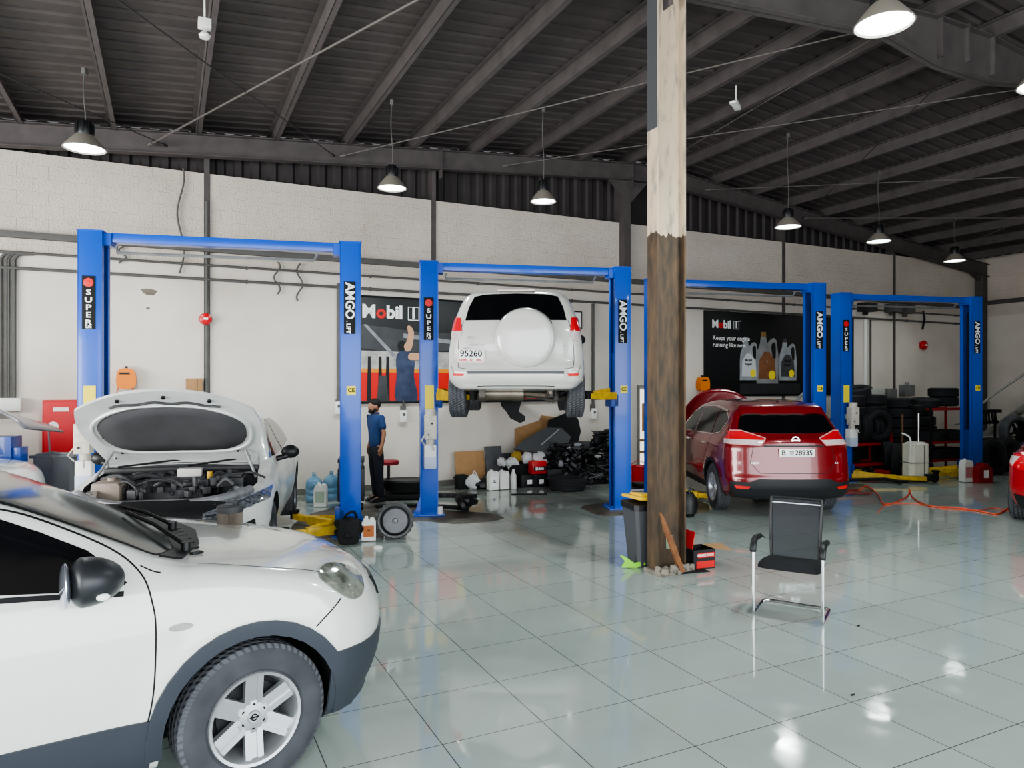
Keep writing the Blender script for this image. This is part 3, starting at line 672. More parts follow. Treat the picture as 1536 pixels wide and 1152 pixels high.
class Car:
    def __init__(c, name, label, cat, loc, yaw, sp, paint, group=None):
        c.root = thing(name, label, cat, loc, yaw, group); c.sp = sp; c.paint = paint
        me, c.bvh = make_body(sp); me.materials.append(paint)
        c.body = link('body', me, c.root)
    def cuts(c, axles, zc, r, extra=(), depth=.5):
        cs = []
        for ax in axles:
            for s in (-1, 1):
                P_ = [(ax+r*math.cos(PI*k/24), zc+r*math.sin(PI*k/24)) for k in range(25)]+[(ax-r, zc-.7), (ax+r, zc-.7)]
                mb = MB(); mb.prism(P_, 1.3-depth, M=Matrix.Translation((0, depth if s > 0 else -1.3, 0)))
                cs.append(mb.build('cutter', M_blkm))
        for e in extra: cs.append(e)
        for o in cs: o.parent = c.root
        c.body.hide_render = False
        boolcut(c.body, cs)
        me = c.body.data
        me.polygons.foreach_set('use_smooth', [True]*len(me.polygons)); me.set_sharp_from_angle(angle=R(38))
    def hit(c, view, a, b):
        if view == 'R': o, d = (a, -4, b), (0, 1, 0)
        elif view == 'L': o, d = (a, 4, b), (0, -1, 0)
        elif view == 'F': o, d = (5, a, b), (-1, 0, 0)
        elif view == 'B': o, d = (-5, a, b), (1, 0, 0)
        else: o, d = (a, b, 5), (0, 0, -1)
        p, n, _, _ = c.bvh.ray_cast(Vector(o), Vector(d)); return (p, n)
    def decal(c, name, poly, view, m, off=.006, h=.035, smooth=False, parent=None, skirt=True, holes=(), maxang=None, closed_n=3):
        if smooth: poly = catmull(poly, closed_n)
        pts = []; edges = []
        def loop(pl):
            s0 = len(pts)
            for i in range(len(pl)):
                a, b_ = Vector(pl[i]), Vector(pl[(i+1) % len(pl)]); n = max(1, int((b_-a).length/h+.5))
                for k in range(n): pts.append(a.lerp(b_, k/n))
            n = len(pts)-s0
            edges.extend((s0+i, s0+(i+1) % n) for i in range(n))
        loop(poly)
        for hl in holes: loop(hl)
        xs = [p[0] for p in poly]; ys = [p[1] for p in poly]
        y = min(ys)+h*.5
        while y < max(ys):
            x = min(xs)+h*.5
            while x < max(xs):
                if inpoly(x, y, poly) and not any(inpoly(x, y, q) for q in holes): pts.append(Vector((x, y)))
                x += h
            y += h
        V2, E2, F2, *_ = delaunay_2d_cdt(pts, edges, [], 2 if not holes else 2, 1e-5)
        ok = {}; vs = []
        for i, p in enumerate(V2):
            q, n = c.hit(view, p[0], p[1])
            if q is not None and (maxang is None or True): ok[i] = len(vs); vs.append(q+n*off)
        fs = []
        for f in F2:
            cx = sum(V2[i][0] for i in f)/len(f); cy = sum(V2[i][1] for i in f)/len(f)
            if all(i in ok for i in f) and inpoly(cx, cy, poly) and not any(inpoly(cx, cy, q) for q in holes):
                t = [ok[i] for i in f]
                # drop sheets that leap over a silhouette
                if max((vs[t[a]]-vs[t[a-1]]).length for a in range(len(t))) < .22: fs.append(t)
        if skirt:
            cnt = {}
            for f in fs:
                for a in range(len(f)):
                    e = (f[a-1], f[a]); cnt[frozenset(e)] = cnt.get(frozenset(e), 0)+1
            low = {}
            inv = {v: k for k, v in ok.items()}
            for f in list(fs):
                for a in range(len(f)):
                    e = (f[a-1], f[a])
                    if cnt[frozenset(e)] == 1:
                        for v in e:
                            if v not in low:
                                p = V2[inv[v]]; q, n = c.hit(view, p[0], p[1]); low[v] = len(vs); vs.append(q-n*.004)
                        fs.append([e[1], e[0], low[e[0]], low[e[1]]])
        me = bpy.data.meshes.new(name); me.from_pydata([tuple(v) for v in vs], [], fs)
        bm = bmesh.new(); bm.from_mesh(me); bmesh.ops.recalc_face_normals(bm, faces=bm.faces); bm.to_mesh(me); bm.free()
        me.materials.append(m); me.polygons.foreach_set('use_smooth', [True]*len(me.polygons)); me.set_sharp_from_angle(angle=R(50))
        return link(name, me, parent or c.root)
    def seam(c, name, pts, view, m=None, w=.007, off=.0015, smooth=True, parent=None):
        if smooth: pts = catmull(pts, 6, False)
        out = []
        P = []
        for i in range(len(pts)-1):
            a, b_ = Vector(pts[i]), Vector(pts[i+1]); n = max(1, int((b_-a).length/.03))
            P += [a.lerp(b_, k/n) for k in range(n)]
        P.append(Vector(pts[-1])); vs = []; fs = []; prev = None
        for i, p in enumerate(P):
            t = (P[min(i+1, len(P)-1)]-P[max(i-1, 0)]).normalized(); nn = Vector((-t.y, t.x))*w/2
            q1, n1 = c.hit(view, *(p+nn)); q2, n2 = c.hit(view, *(p-nn))
            if q1 is None or q2 is None: prev = None; continue
            vs += [q1+n1*off, q2+n2*off]
            if prev is not None and (vs[-2]-vs[prev]).length < .25: fs.append((prev, prev+1, len(vs)-1, len(vs)-2))
            prev = len(vs)-2
        me = bpy.data.meshes.new(name); me.from_pydata([tuple(v) for v in vs], [], fs); me.materials.append(m or M_blkm)
        return link(name, me, parent or c.root)

TREAD = None
def tyre_mat():
    global TREAD
    if TREAD: return TREAD
    m = bpy.data.materials.new('tyre_rubber'); m.use_nodes = True; nt = m.node_tree; b = nt.nodes['Principled BSDF']; L = nt.links.new; N = nt.nodes.new
    tc = N('ShaderNodeTexCoord'); sp = N('ShaderNodeSeparateXYZ'); L(tc.outputs['Object'], sp.inputs[0])
    an = N('ShaderNodeMath'); an.operation = 'ARCTAN2'; L(sp.outputs['Y'], an.inputs[0]); L(sp.outputs['X'], an.inputs[1])
    zz = N('ShaderNodeMath'); zz.operation = 'MULTIPLY_ADD'; L(sp.outputs['Z'], zz.inputs[0]); zz.inputs[1].default_value = 1.6; L(an.outputs[0], zz.inputs[2])
    ml = N('ShaderNodeMath'); ml.operation = 'MULTIPLY'; L(zz.outputs[0], ml.inputs[0]); ml.inputs[1].default_value = 60
    sn = N('ShaderNodeMath'); sn.operation = 'SINE'; L(ml.outputs[0], sn.inputs[0])
    x2 = N('ShaderNodeVectorMath'); x2.operation = 'LENGTH'; cb = N('ShaderNodeCombineXYZ'); L(sp.outputs['X'], cb.inputs[0]); L(sp.outputs['Y'], cb.inputs[1]); L(cb.outputs[0], x2.inputs[0])
    g = N('ShaderNodeMath'); g.operation = 'GREATER_THAN'; L(x2.outputs['Value'], g.inputs[0]); g.inputs[1].default_value = .325
    mm = N('ShaderNodeMath'); mm.operation = 'MULTIPLY'; L(sn.outputs[0], mm.inputs[0]); L(g.outputs[0], mm.inputs[1])
    bp = N('ShaderNodeBump'); bp.inputs['Strength'].default_value = .7; bp.inputs['Distance'].default_value = .006; L(mm.outputs[0], bp.inputs['Height']); L(bp.outputs[0], b.inputs['Normal'])
    nz = N('ShaderNodeTexNoise'); nz.inputs['Scale'].default_value = 8; L(tc.outputs['Object'], nz.inputs['Vector'])
    mx = N('ShaderNodeMix'); mx.data_type = 'RGBA'; mx.inputs[6].default_value = (*lin('232528'), 1); mx.inputs[7].default_value = (*lin('57595e'), 1)
    dm = N('ShaderNodeMath'); dm.operation = 'MULTIPLY_ADD'; L(g.outputs[0], dm.inputs[0]); dm.inputs[1].default_value = .6; L(nz.outputs['Fac'], dm.inputs[2])
    dm2 = N('ShaderNodeMath'); dm2.operation = 'MULTIPLY'; L(dm.outputs[0], dm2.inputs[0]); dm2.inputs[1].default_value = .8; L(dm2.outputs[0], mx.inputs[0]); L(mx.outputs[2], b.inputs['Base Color']); b.inputs['Roughness'].default_value = .75
    TREAD = m; return m
def tyre_mesh(RR, rim, w, m_=None):
    h = w/2; g = []
    prof = [(rim-.005, -h*.8), (rim+.01, -h*.92), (rim+(RR-rim)*.5, -h), (RR-.03, -h*.93), (RR-.008, -h*.82)]
    for k in range(4):
        a = -h*.76+k*h*.41
        prof += [(RR, a), (RR, a+h*.28)]
        if k < 3: prof += [(RR-.009, a+h*.3), (RR-.009, a+h*.39)]
    prof += [(RR-.008, h*.82), (RR-.03, h*.93), (rim+(RR-rim)*.5, h), (rim+.01, h*.92), (rim-.005, h*.8), (rim-.02, h*.5), (rim-.02, -h*.5)]
    mb = MB(); mb.lathe(prof, 72, closed=True); return mb.mesh('tyre', m_ or tyre_mat(), 30)
def rim_mesh(rim, w, style, m):
    h = w/2; mb = MB()
    mb.lathe([(rim-.002, h*.82), (rim-.006, h*.93), (rim-.02, h*.9), (rim-.028, h*.7), (rim-.05, -h*.2), (rim-.045, -h*.85), (rim-.01, -h*.85), (rim-.02, 0)], 60, closed=True)
    n, sw0, sw1, dish, groove = style
    hb = .075 if n == 6 else .06
    zc = h*.62-dish
    mb.lathe([(0, zc+.012), (hb*.35, zc+.012), (hb*.42, zc+.004), (hb*1.02, zc), (hb*1.15, zc-.02), (hb*1.1, zc-.06), (0, zc-.06)], 30)
    for k in range(n):
        a = 2*PI*k/n+PI/2+(PI/n if n == 5 else 0); M = Matrix.Rotation(a, 4, 'Z')
        r0, r1 = hb*.7, rim-.022; za, zb = zc, h*.72; t = .028
        def bar(y0a, y1a, y0b, y1b, d=0.):
            vs = [(r0, y0a, za-d), (r0, y1a, za-d), (r1, y1b, zb-d), (r1, y0b, zb-d), (r0, y0a, za-t), (r0, y1a, za-t), (r1, y1b, zb-t-.01), (r1, y0b, zb-t-.01)]
            mb.add(vs, [(0,3,2,1), (4,5,6,7), (0,1,5,4), (1,2,6,5), (2,3,7,6), (3,0,4,7)], M=M)
        if groove:
            bar(-sw0/2, -sw0*.18, -sw1/2, -sw1*.18); bar(sw0*.18, sw0/2, sw1*.18, sw1/2); bar(-sw0*.18, sw0*.18, -sw1*.18, sw1*.18, .009)
        else: bar(-sw0/2, sw0/2, -sw1/2, sw1/2)
    return mb.mesh('rim', m, 30)
def wheels(car, axles, track, zc, RR, rim, w, style, rm, steer=0, names='wheel'):
    tm = tyre_mesh(RR, rim, w); rr = rim_mesh(rim, w, style, rm)
    mb = MB(); h = w/2; mb.lathe([(0, -.01), (rim-.07, -.01), (rim-.07, -.03), (0, -.03)], 40); mb.lathe([(rim-.051, -h*.3), (0, -h*.32)], 30); dk = mb.mesh('brake_disc', mat('brake', '2a2b2d', .6), 30)
    mb = MB(); hb = .075 if style[0] == 6 else .06; zc2 = h*.62-style[3]
    for k in range(5 if style[0] != 6 else 6):
        a = 2*PI*k/(5 if style[0] != 6 else 6)+.5; mb.cyl((hb*.72*math.cos(a), hb*.72*math.sin(a), zc2-.01), (hb*.72*math.cos(a), hb*.72*math.sin(a), zc2+.002), .0085, n=10)
    mb.lathe([(.011, zc2+.0125), (.011, zc2+.014), (.017, zc2+.014), (.017, zc2+.0125)], 20, closed=True); mb.box((0, 0, zc2+.0135), (.045, .007, .002))
    nt_ = mb.mesh('lug_nuts', M_blkm, 30)
    for i, ax in enumerate(axles):
        for s in (-1, 1):
            o = link(names, tm, car.root)
            o.matrix_local = Matrix.Translation((ax, s*(track/2), zc)) @ Matrix.Rotation(steer if i == 0 else 0, 4, 'Z') @ Matrix.Rotation(-s*PI/2, 4, 'X')
            link('rim', rr, o); link('brake_disc', dk, o); link('lug_nuts', nt_, o)
def plate(parent, c, w, h, m, name='number_plate'):
    mb = MB(); mb.box(c, (w, .008, h), .003); return mb.build(name, m, parent)
M_glass = mat('tinted_glass', '0c0d10', .08, spec=.45)
M_glassc = mat('windscreen_glass', '2e3331', .12, spec=.25, noise=.7, nscale=2, col2='6d746a')
M_clad = mat('grey_cladding', '353a42', .55)
M_tail = mat('tail_red', 'd4222c', .1, coat=1)
M_tailw = mat('tail_clear', 'd9c9c9', .1, coat=1, noise=.5, nscale=40)
M_head = mat('headlight', '8a8f84', .08, coat=1, noise=.8, nscale=14, col2='34362f')
P_white = mat('paint_white', 'e9ece6', .22, coat=1, noise=.03)
P_white2 = mat('paint_white_dusty', 'cfd1ce', .35, coat=.6, noise=.35, nscale=5, col2='a9adad')
P_red = mat('paint_red', '780713', .25, .1, coat=1)
P_red2 = mat('paint_bright_red', 'b5101e', .22, .1, coat=1)
rimm = mat('rim_silver', 'c6c8ca', .3, .75)
# ================================================================== near white crossover (right flank and nose)
spec_q = dict(wind=1.0, side=[(2.19,.5),(2.195,.66),(2.15,.80),(2.05,.91),(1.85,.99),(1.5,1.055),(1.2,1.095),(1.06,1.11),(.85,1.215),(.5,1.385),(.2,1.50),(-.1,1.56),(-.5,1.59),(-.9,1.60),(-1.5,1.56),(-1.9,1.48),(-2.1,1.2),(-2.2,.95),(-2.25,.6),(-2.18,.33),(-1.9,.22),(0,.19),(1.9,.22),(2.1,.30),(2.165,.4)],
    W=[(.15,.80),(.3,.855),(.45,.885),(.65,.893),(.82,.888),(.92,.876),(1.0,.862),(1.06,.835),(1.2,.77),(1.4,.675),(1.62,.54)], cf=.42, pf=2.9, cr=.2, crown=.03, k=.09, taper=.04, flare=[(1.32,.47,.012),(-1.31,.47,.012)], res=(150,60,50))
q = Car('crossover_car', 'white crossover car nearest the camera, cut off by the left edge', 'car', (-2.79, 3.29, 0), R(35), spec_q, mat('paint_near_white', 'dcdfd8', .2, coat=1, noise=.03))
q.cuts((1.32, -1.31), .345, .405)
wheels(q, (1.32, -1.31), 1.56, .345, .345, .222, .215, (6, .085, .085, .01, True), rimm, steer=R(5))
def arc(cx, cz, r, a0, a1, n=18): return [(cx+r*math.cos(R(a0+(a1-a0)*k/n)), cz+r*math.sin(R(a0+(a1-a0)*k/n))) for k in range(n+1)]
for v in 'RL':
    for ax in (1.32, -1.31):
        q.decal('wheel_arch_cladding', arc(ax, .345, .465, 188, -10)+arc(ax, .345, .398, -12, 190), v, M_clad, off=.014, h=.04)
    q.decal('sill_cladding', [(.87,.2),(.9,.47),(.5,.475),(-.9,.475),(-.88,.2)], v, M_clad, off=.012, h=.06)
    q.decal('side_window', [(.755,1.037),(.795,1.062),(.722,1.14),(.651,1.205),(.485,1.295),(.348,1.36),(.2,1.41),(-.02,1.45),(-.05,1.43),(-.06,1.09),(.35,1.08)], v, M_glass, smooth=False)
    q.decal('side_window', [(-.12,1.09),(-.1,1.455),(-.5,1.47),(-.9,1.46),(-.95,1.1)], v, M_glass)
    q.decal('side_window', [(-1.02,1.08),(-.98,1.455),(-1.3,1.42),(-1.7,1.2),(-1.68,1.13)], v, M_glass)
    q.seam('door_seam', [(.83,.33),(.885,.56),(.90,.84),(.888,.97),(.85,1.09),(.74,1.20),(.5,1.335),(.34,1.40),(.1,1.46),(-.05,1.48)], v)
    q.seam('door_seam', [(-.10,.28),(-.1,.6),(-.09,1.03)], v)
    q.seam('fender_seam', [(1.61,.73),(1.68,.78),(1.76,.83)], v)
    q.seam('fender_seam', [(.85,1.12),(.90,1.09),(.93,1.08)], v, w=.005)
    q.decal('side_marker_lamp', [(1.0+.05*math.cos(a*PI/8), .845+.016*math.sin(a*PI/8)) for a in range(16)], v, mat('marker', '77776f', .2, coat=1, noise=.5, nscale=40), off=.008, h=.02)
    q.decal('headlight', [(1.665,.933),(1.71,.958),(1.81,.950),(1.92,.905),(1.965,.86),(1.93,.80),(1.84,.798),(1.755,.85)], v, M_head, off=.008, h=.03, smooth=True)
    q.decal('bumper_cladding', [(1.66,.2),(1.68,.30),(1.69,.52),(1.70,.585),(1.83,.578),(1.97,.562),(2.22,.55),(2.22,.2)], v, M_clad, off=.012, h=.04)
q.decal('bumper_cladding', [(-.75,.2),(.75,.2),(.78,.56),(.4,.53),(-.4,.53),(-.78,.56)], 'F', M_clad, off=.012, h=.05)
q.decal('grille', [(-.45,.70),(.45,.70),(.5,.82),(-.5,.82)], 'F', M_blk, off=.01)
q.decal('windscreen', [(.93,-.68),(1.03,-.5),(1.08,0),(1.03,.5),(.93,.68),(.86,.69),(.55,.635),(.28,.58),(.20,0),(.28,-.58),(.55,-.635),(.86,-.69)], 'T', M_glassc, off=.006)
q.seam('windscreen_edge', [(.2,-.60),(.5,-.645),(.8,-.695),(.93,-.70),(1.03,-.5)], 'T', M_blkm, w=.02, off=.009)
q.decal('cowl_panel', [(.94,-.69),(1.05,-.63),(1.18,-.35),(1.23,0),(1.18,.35),(1.05,.63),(.94,.69),(1.03,.5),(1.075,0),(1.03,-.5)], 'T', M_blk, off=.010)
for s in (-1, 1): q.seam('bonnet_seam', [(1.1,s*.72),(1.4,s*.75),(1.68,s*.73)], 'T', w=.006)
# wipers
mb = MB()
for y0, y1, x0, x1 in ((-.5, .1, 1.09, .90), (.05, .6, 1.12, .92)):
    a = q.hit('T', x0, y0)[0]; b_ = q.hit('T', x1, y1)[0]
    mb.tube([a+Vector((0, 0, .035)), (a+b_)/2+Vector((0, 0, .05)), b_+Vector((0, 0, .03))], .011, 6); mb.cyl(a, a+Vector((0, 0, .05)), .022)
for k in range(10):
    y = -.55+k*.1; a = q.hit('T', 1.13, y)[0]; mb.box(a+Vector((.0, 0, .006)), (.06, .03, .012), .004, rz=.4)
mb.build('wiper', M_blk, q.root)
for s in (-1, 1):
    mb = MB()
    p = Vector((.62, s*1.0, 1.13))
    vs = []
    mb.ball(p, (.15, .14, .10), 24); 
    for i, v in enumerate(mb.v):
        v = Vector(v)
        if v.x < p.x: v.x = p.x-(p.x-v.x)*.35
        v.z += .25*(v.y-p.y)*(-s)*(-.4)
        mb.v[i] = tuple(v)
    mb.tube([(.74, s*.80, 1.05), (.70, s*.93, 1.09)], .035, 10)
    o = mb.build('wing_mirror', mat('mirror_shell', '2b2d31', .4, noise=.1), q.root, smooth=80)
    mb = MB(); mb.ball((.56, s*1.0, 1.125), (.02, .13, .088), 20); mb.build('mirror_glass', mat('mirror_glass', 'b8bcc8', .1, .8), o)
    mb = MB(); mb.ball((.68, s*1.12, 1.09), (.025, .012, .015), 10); mb.build('mirror_lamp', M_wht, o)
q.seam('window_trim', [(.78,1.02),(.35,1.06),(-.05,1.075)], 'R', w=.02, off=.008)

# ================================================================== raised white 4x4 with spare wheel
spec_r = dict(side=[(2.1,.5),(2.12,.7),(2.05,.88),(1.85,.98),(1.3,1.07),(1.05,1.11),(.7,1.35),(.3,1.58),(0,1.65),(-.6,1.69),(-1.2,1.68),(-1.72,1.62),(-1.87,1.55),(-1.98,1.38),(-2.09,1.18),(-2.13,1.0),(-2.15,.7),(-2.2,.6),(-2.22,.5),(-2.17,.36),(-1.9,.28),(0,.24),(1.9,.26),(2.05,.38)],
    W=[(.2,.72),(.33,.82),(.42,.89),(.6,.91),(.8,.905),(.95,.88),(1.1,.855),(1.22,.83),(1.4,.765),(1.55,.70),(1.72,.60)], cf=.3, cr=.13, pr=4, crown=.045, k=.12, taper=.03, flare=[(1.33,.44,.02),(-1.33,.44,.02)], res=(100,60,50))
zL = 1.55
v4 = Car('off_road_car', 'white car raised on the second lift with round white spare wheel cover', 'car', (.10, 11.3, zL), R(88.6), spec_r, mat('paint_cream_white', 'cbcbc4', .25, coat=1, noise=.04))
v4.cuts((1.33, -1.33), .30, .40)
wheels(v4, (1.33, -1.33), 1.62, .255, .355, .215, .25, (5, .09, .07, .0, False), rimm)
v4.decal('rear_window', [(-.66,1.20),(.66,1.20),(.62,1.38),(.55,1.53),(.4,1.56),(0,1.57),(-.4,1.56),(-.55,1.53),(-.62,1.38)], 'B', M_glass, off=.006)
v4.seam('tailgate_seam', [(-.68,1.2),(-.74,1.0),(-.755,.7),(-.74,.58),(-.6,.56),(.6,.56),(.74,.58),(.755,.7),(.74,1.0),(.68,1.2)], 'B', smooth=False)
v4.decal('step_pad', [(-.62,.50),(.62,.50),(.62,.535),(-.62,.535)], 'B', mat('pad_grey', '55585c', .6), off=.008)
v4.seam('bumper_seam', [(-.8,.52),(-.85,.62)], 'B'); v4.seam('bumper_seam', [(.8,.52),(.85,.62)], 'B')
v4.seam('bumper_seam', [(-.5,.34),(-.3,.345),(.3,.345),(.5,.34)], 'B', w=.01)
for s in (-1, 1):
    pl = lambda pts: [(s*a, b) for a, b in pts]
    v4.decal('tail_lamp_clear', pl([(.695,1.06),(.86,1.06),(.84,.98),(.79,.92),(.72,.95)]), 'B', M_tailw, off=.012, h=.02)
    v4.decal('tail_lamp', pl([(.72,1.235),(.80,1.245),(.865,1.15),(.87,1.06),(.70,1.06)]), 'B', M_tail, off=.012, h=.02)
    v4.decal('rear_reflector', pl([(.66,.505),(.81,.51),(.80,.475),(.68,.47)]), 'B', M_redp, off=.01, h=.04)
    vw = 'L' if s == 1 else 'R'
    v4.decal('side_window', [(.75,1.14),(.35,1.46),(-.2,1.54),(-1.2,1.54),(-1.65,1.45),(-1.75,1.2),(-1.0,1.15)], vw, M_glass)
    v4.decal('tail_lamp', [(-1.95,1.235),(-1.86,1.22),(-1.90,1.08),(-1.99,1.06)], vw, M_tail, off=.011, h=.02)
    mb = MB(); mb.ball((.75, s*1.02, 1.12), (.06, .11, .09), 14); mb.tube([(.78, s*.86, 1.05), (.76, s*.95, 1.08)], .03); mb.build('wing_mirror', M_blk, v4.root, smooth=80)
mb = MB(); Mx = Matrix.Translation((-2.19, -.125, .955)) @ Matrix.Rotation(-PI/2, 4, 'Y')
mb.lathe([(.375, -.14), (.392, -.1), (.39, .0), (.375, .035), (.345, .055), (.3, .06), (.24, .068), (0, .085)], 64, M=Mx)
mb.build('spare_wheel_cover', MATS['paint_cream_white'], v4.root, smooth=60)
mb = MB(); mb.lathe([(.385, -.14), (.41, -.13), (.41, -.11), (.385, -.10)], 64, M=Mx, closed=True); mb.build('cover_rim', mat('seam_grey', '55575a', .5), v4.root)
# plate and badges stand on the tailgate: local frame facing the rear
BK = Matrix.Translation((-2.155, 0, 0)) @ Matrix.Rotation(-PI/2, 4, 'Z')
def rear_text(car, name, body, size, m, y, z, x=None, off=0., sx=1.):
    p = car.hit('B', y, z)[0]; xx = (p.x if x is None else x)-.006
    M = Matrix.Translation((xx, y, z)) @ Matrix.Rotation(-PI/2, 4, 'Z') @ UPR @ Matrix.Diagonal((sx, 1, 1, 1))
    return link(name, text_mesh(body, size, .002, off, m, M), car.root)
def rear_plate(car, y, z, w, h, big, small=None, frame=None, sx=1.):
    p = car.hit('B', y, z)[0]; p2 = car.hit('B', y, z-h/2)[0]; x = min(p.x, p2.x)-.012
    mb = MB(); mb.box((x, y, z), (.01, w, h), .003); o = mb.build('number_plate', M_wht, car.root)
    if frame:
        mb = MB()
        for dy, dz, a, b_ in ((0, h/2-.006, w-.02, .004), (0, -h/2+.006, w-.02, .004), (w/2-.01, 0, .004, h-.014), (-w/2+.01, 0, .004, h-.014)): mb.box((x-.006, y+dy, z+dz), (.002, a, b_))
        mb.build('plate_border', frame, o)
    for t_, s_, dy, dz, m_ in big:
        M = Matrix.Translation((x-.008, y-dy, z+dz)) @ Matrix.Rotation(-PI/2, 4, 'Z') @ UPR @ Matrix.Diagonal((sx, 1, 1, 1))
        link('plate_letters', text_mesh(t_, s_, .001, .0015, m_, M), o)
rear_plate(v4, .575, .735, .35, .17, [('95260', .115, .0, .025, M_blkm), ('DUBAI', .035, -.1, -.055, M_redp), ('D', .045, .0, -.055, M_redp), ('2016', .035, .1, -.055, M_redp)], frame=mat('pink_border', 'c98d86', .6))
rear_text(v4, 'badge_letters', 'AL FUTTAIM', .035, M_steel, .5, .875); rear_text(v4, 'badge_letters', 'TRADING', .035, M_steel, .62, .83)
rear_text(v4, 'badge_letters', '4WD', .035, M_steel, -.63, .86); rear_text(v4, 'tailgate_sticker', 'XXX', .06, mat('faded_print', 'b8b8b4', .6), .57, .97)
mb = MB(); mb.box((-1.76, 0, 1.622), (.12, .5, .02), .008); mb.build('high_brake_lamp', mat('lamp_pale', 'd8ccc8', .3), v4.root)
# underside: rails, suspension arms, exhaust, hanging undertray
mb = MB()
for s in (-1, 1):
    mb.box((-.2, s*.45, .24), (3.4, .08, .1), .01); mb.tube([(-.75, s*.45, .25), (-1.2, s*.6, .16), (-1.33, s*.72, .24)], .03, 8); mb.tube([(-1.45, s*.2, .22), (-1.42, s*.5, .14), (-1.4, s*.72, .2)], .028, 8)
    mb.tube([(-1.2, s*.2, .3), (-1.25, s*.72, .15)], .022, 8); mb.cyl((-1.5, s*.55, .15), (-1.5, s*.5, .5), .045); mb.cyl((-1.3, s*.5, .12), (-1.3, s*.45, .5), .06)
mb.box((-1.4, 0, .26), (.3, .9, .12), .03); mb.ball((-1.33, 0, .24), (.16, .14, .12), 12)
mb.build('rear_suspension', M_grime, v4.root)
mb = MB(); mb.tube([(1.0, -.1, .2), (-.6, -.15, .18), (-1.2, -.35, .2), (-1.7, -.42, .22)], .03, 8); mb.cyl((-1.75, -.1, .24), (-1.75, .5, .24), .09, n=20); mb.tube([(-1.8, -.1, .24), (-1.95, -.4, .22), (-2.1, -.45, .26)], .025, 8)
mb.build('exhaust', mat('exhaust_pipe', '8a8074', .45, .8, noise=.6), v4.root)
mb = MB(); mb.prism([(-.16,.28),(.17,.28),(.13,.02),(.1,-.08),(.2,-.16),(.19,-.22),(.12,-.25),(-.02,-.18),(-.08,-.08),(-.15,.0),(-.17,.12)], .03, M=Matrix.Translation((-1.05, .08, .05)) @ Matrix.Rotation(-PI/2, 4, 'Z') @ Matrix.Rotation(R(10), 4, 'X'))
mb.build('hanging_undertray', M_blkm, v4.root)

# ================================================================== red SUV, tail to the camera
spec_x = dict(side=[(2.3,.5),(2.32,.7),(2.25,.88),(2.05,.98),(1.5,1.05),(1.1,1.1),(.75,1.32),(.3,1.56),(0,1.63),(-.6,1.68),(-1.2,1.67),(-1.6,1.62),(-1.80,1.58),(-1.86,1.53),(-1.93,1.43),(-2.15,1.2),(-2.25,1.1),(-2.28,.85),(-2.30,.66),(-2.32,.55),(-2.28,.38),(-2.0,.27),(0,.23),(2.0,.24),(2.25,.36)],
    W=[(.2,.80),(.36,.87),(.55,.905),(.75,.912),(.95,.905),(1.05,.89),(1.15,.855),(1.3,.795),(1.5,.70),(1.68,.58)], cf=.35, cr=.26, pr=3, crown=.045, k=.09, taper=.04, flare=[(1.35,.45,.012),(-1.35,.45,.014)], crease=[(1.0,.03,.008)], res=(110,64,54))
x4 = Car('suv_car', 'dark red SUV parked tail to camera behind the mesh chair, bonnet raised', 'car', (3.98, 12.28, 0), R(90), spec_x, P_red)
x4.cuts((1.35, -1.35), .35, .405)
wheels(x4, (1.35, -1.35), 1.60, .35, .35, .222, .22, (5, .12, .075, .01, True), rimm)
x4.decal('rear_window', [(-.70,1.235),(-.3,1.21),(.3,1.21),(.70,1.235),(.66,1.36),(.60,1.48),(.3,1.50),(-.3,1.50),(-.60,1.48),(-.66,1.36)], 'B', M_glass, off=.005)
x4.decal('roof_spoiler', [(-1.82,-.6),(-1.89,-.3),(-1.90,0),(-1.89,.3),(-1.82,.6),(-1.55,.60),(-1.55,-.60)], 'T', P_red, off=.03)
x4.decal('high_brake_lamp', [(-.13,1.56),(.13,1.56),(.13,1.54),(-.13,1.54)], 'B', M_tail, off=.012)
x4.seam('tailgate_seam', [(-.72,1.2),(-.55,1.05),(-.60,.80),(-.48,.66),(.48,.66),(.60,.80),(.55,1.05),(.72,1.2)], 'B', smooth=False)
x4.decal('lower_bumper', [(-.83,.3),(.83,.3),(.85,.53),(.62,.53),(.5,.58),(-.5,.58),(-.62,.53),(-.85,.53)], 'B', mat('bumper_black', '1e1f22', .55), off=.01)
x4.decal('plate_trim', [(-.42,1.03),(.42,1.03),(.42,1.05),(-.42,1.05)], 'B', M_blk, off=.012)
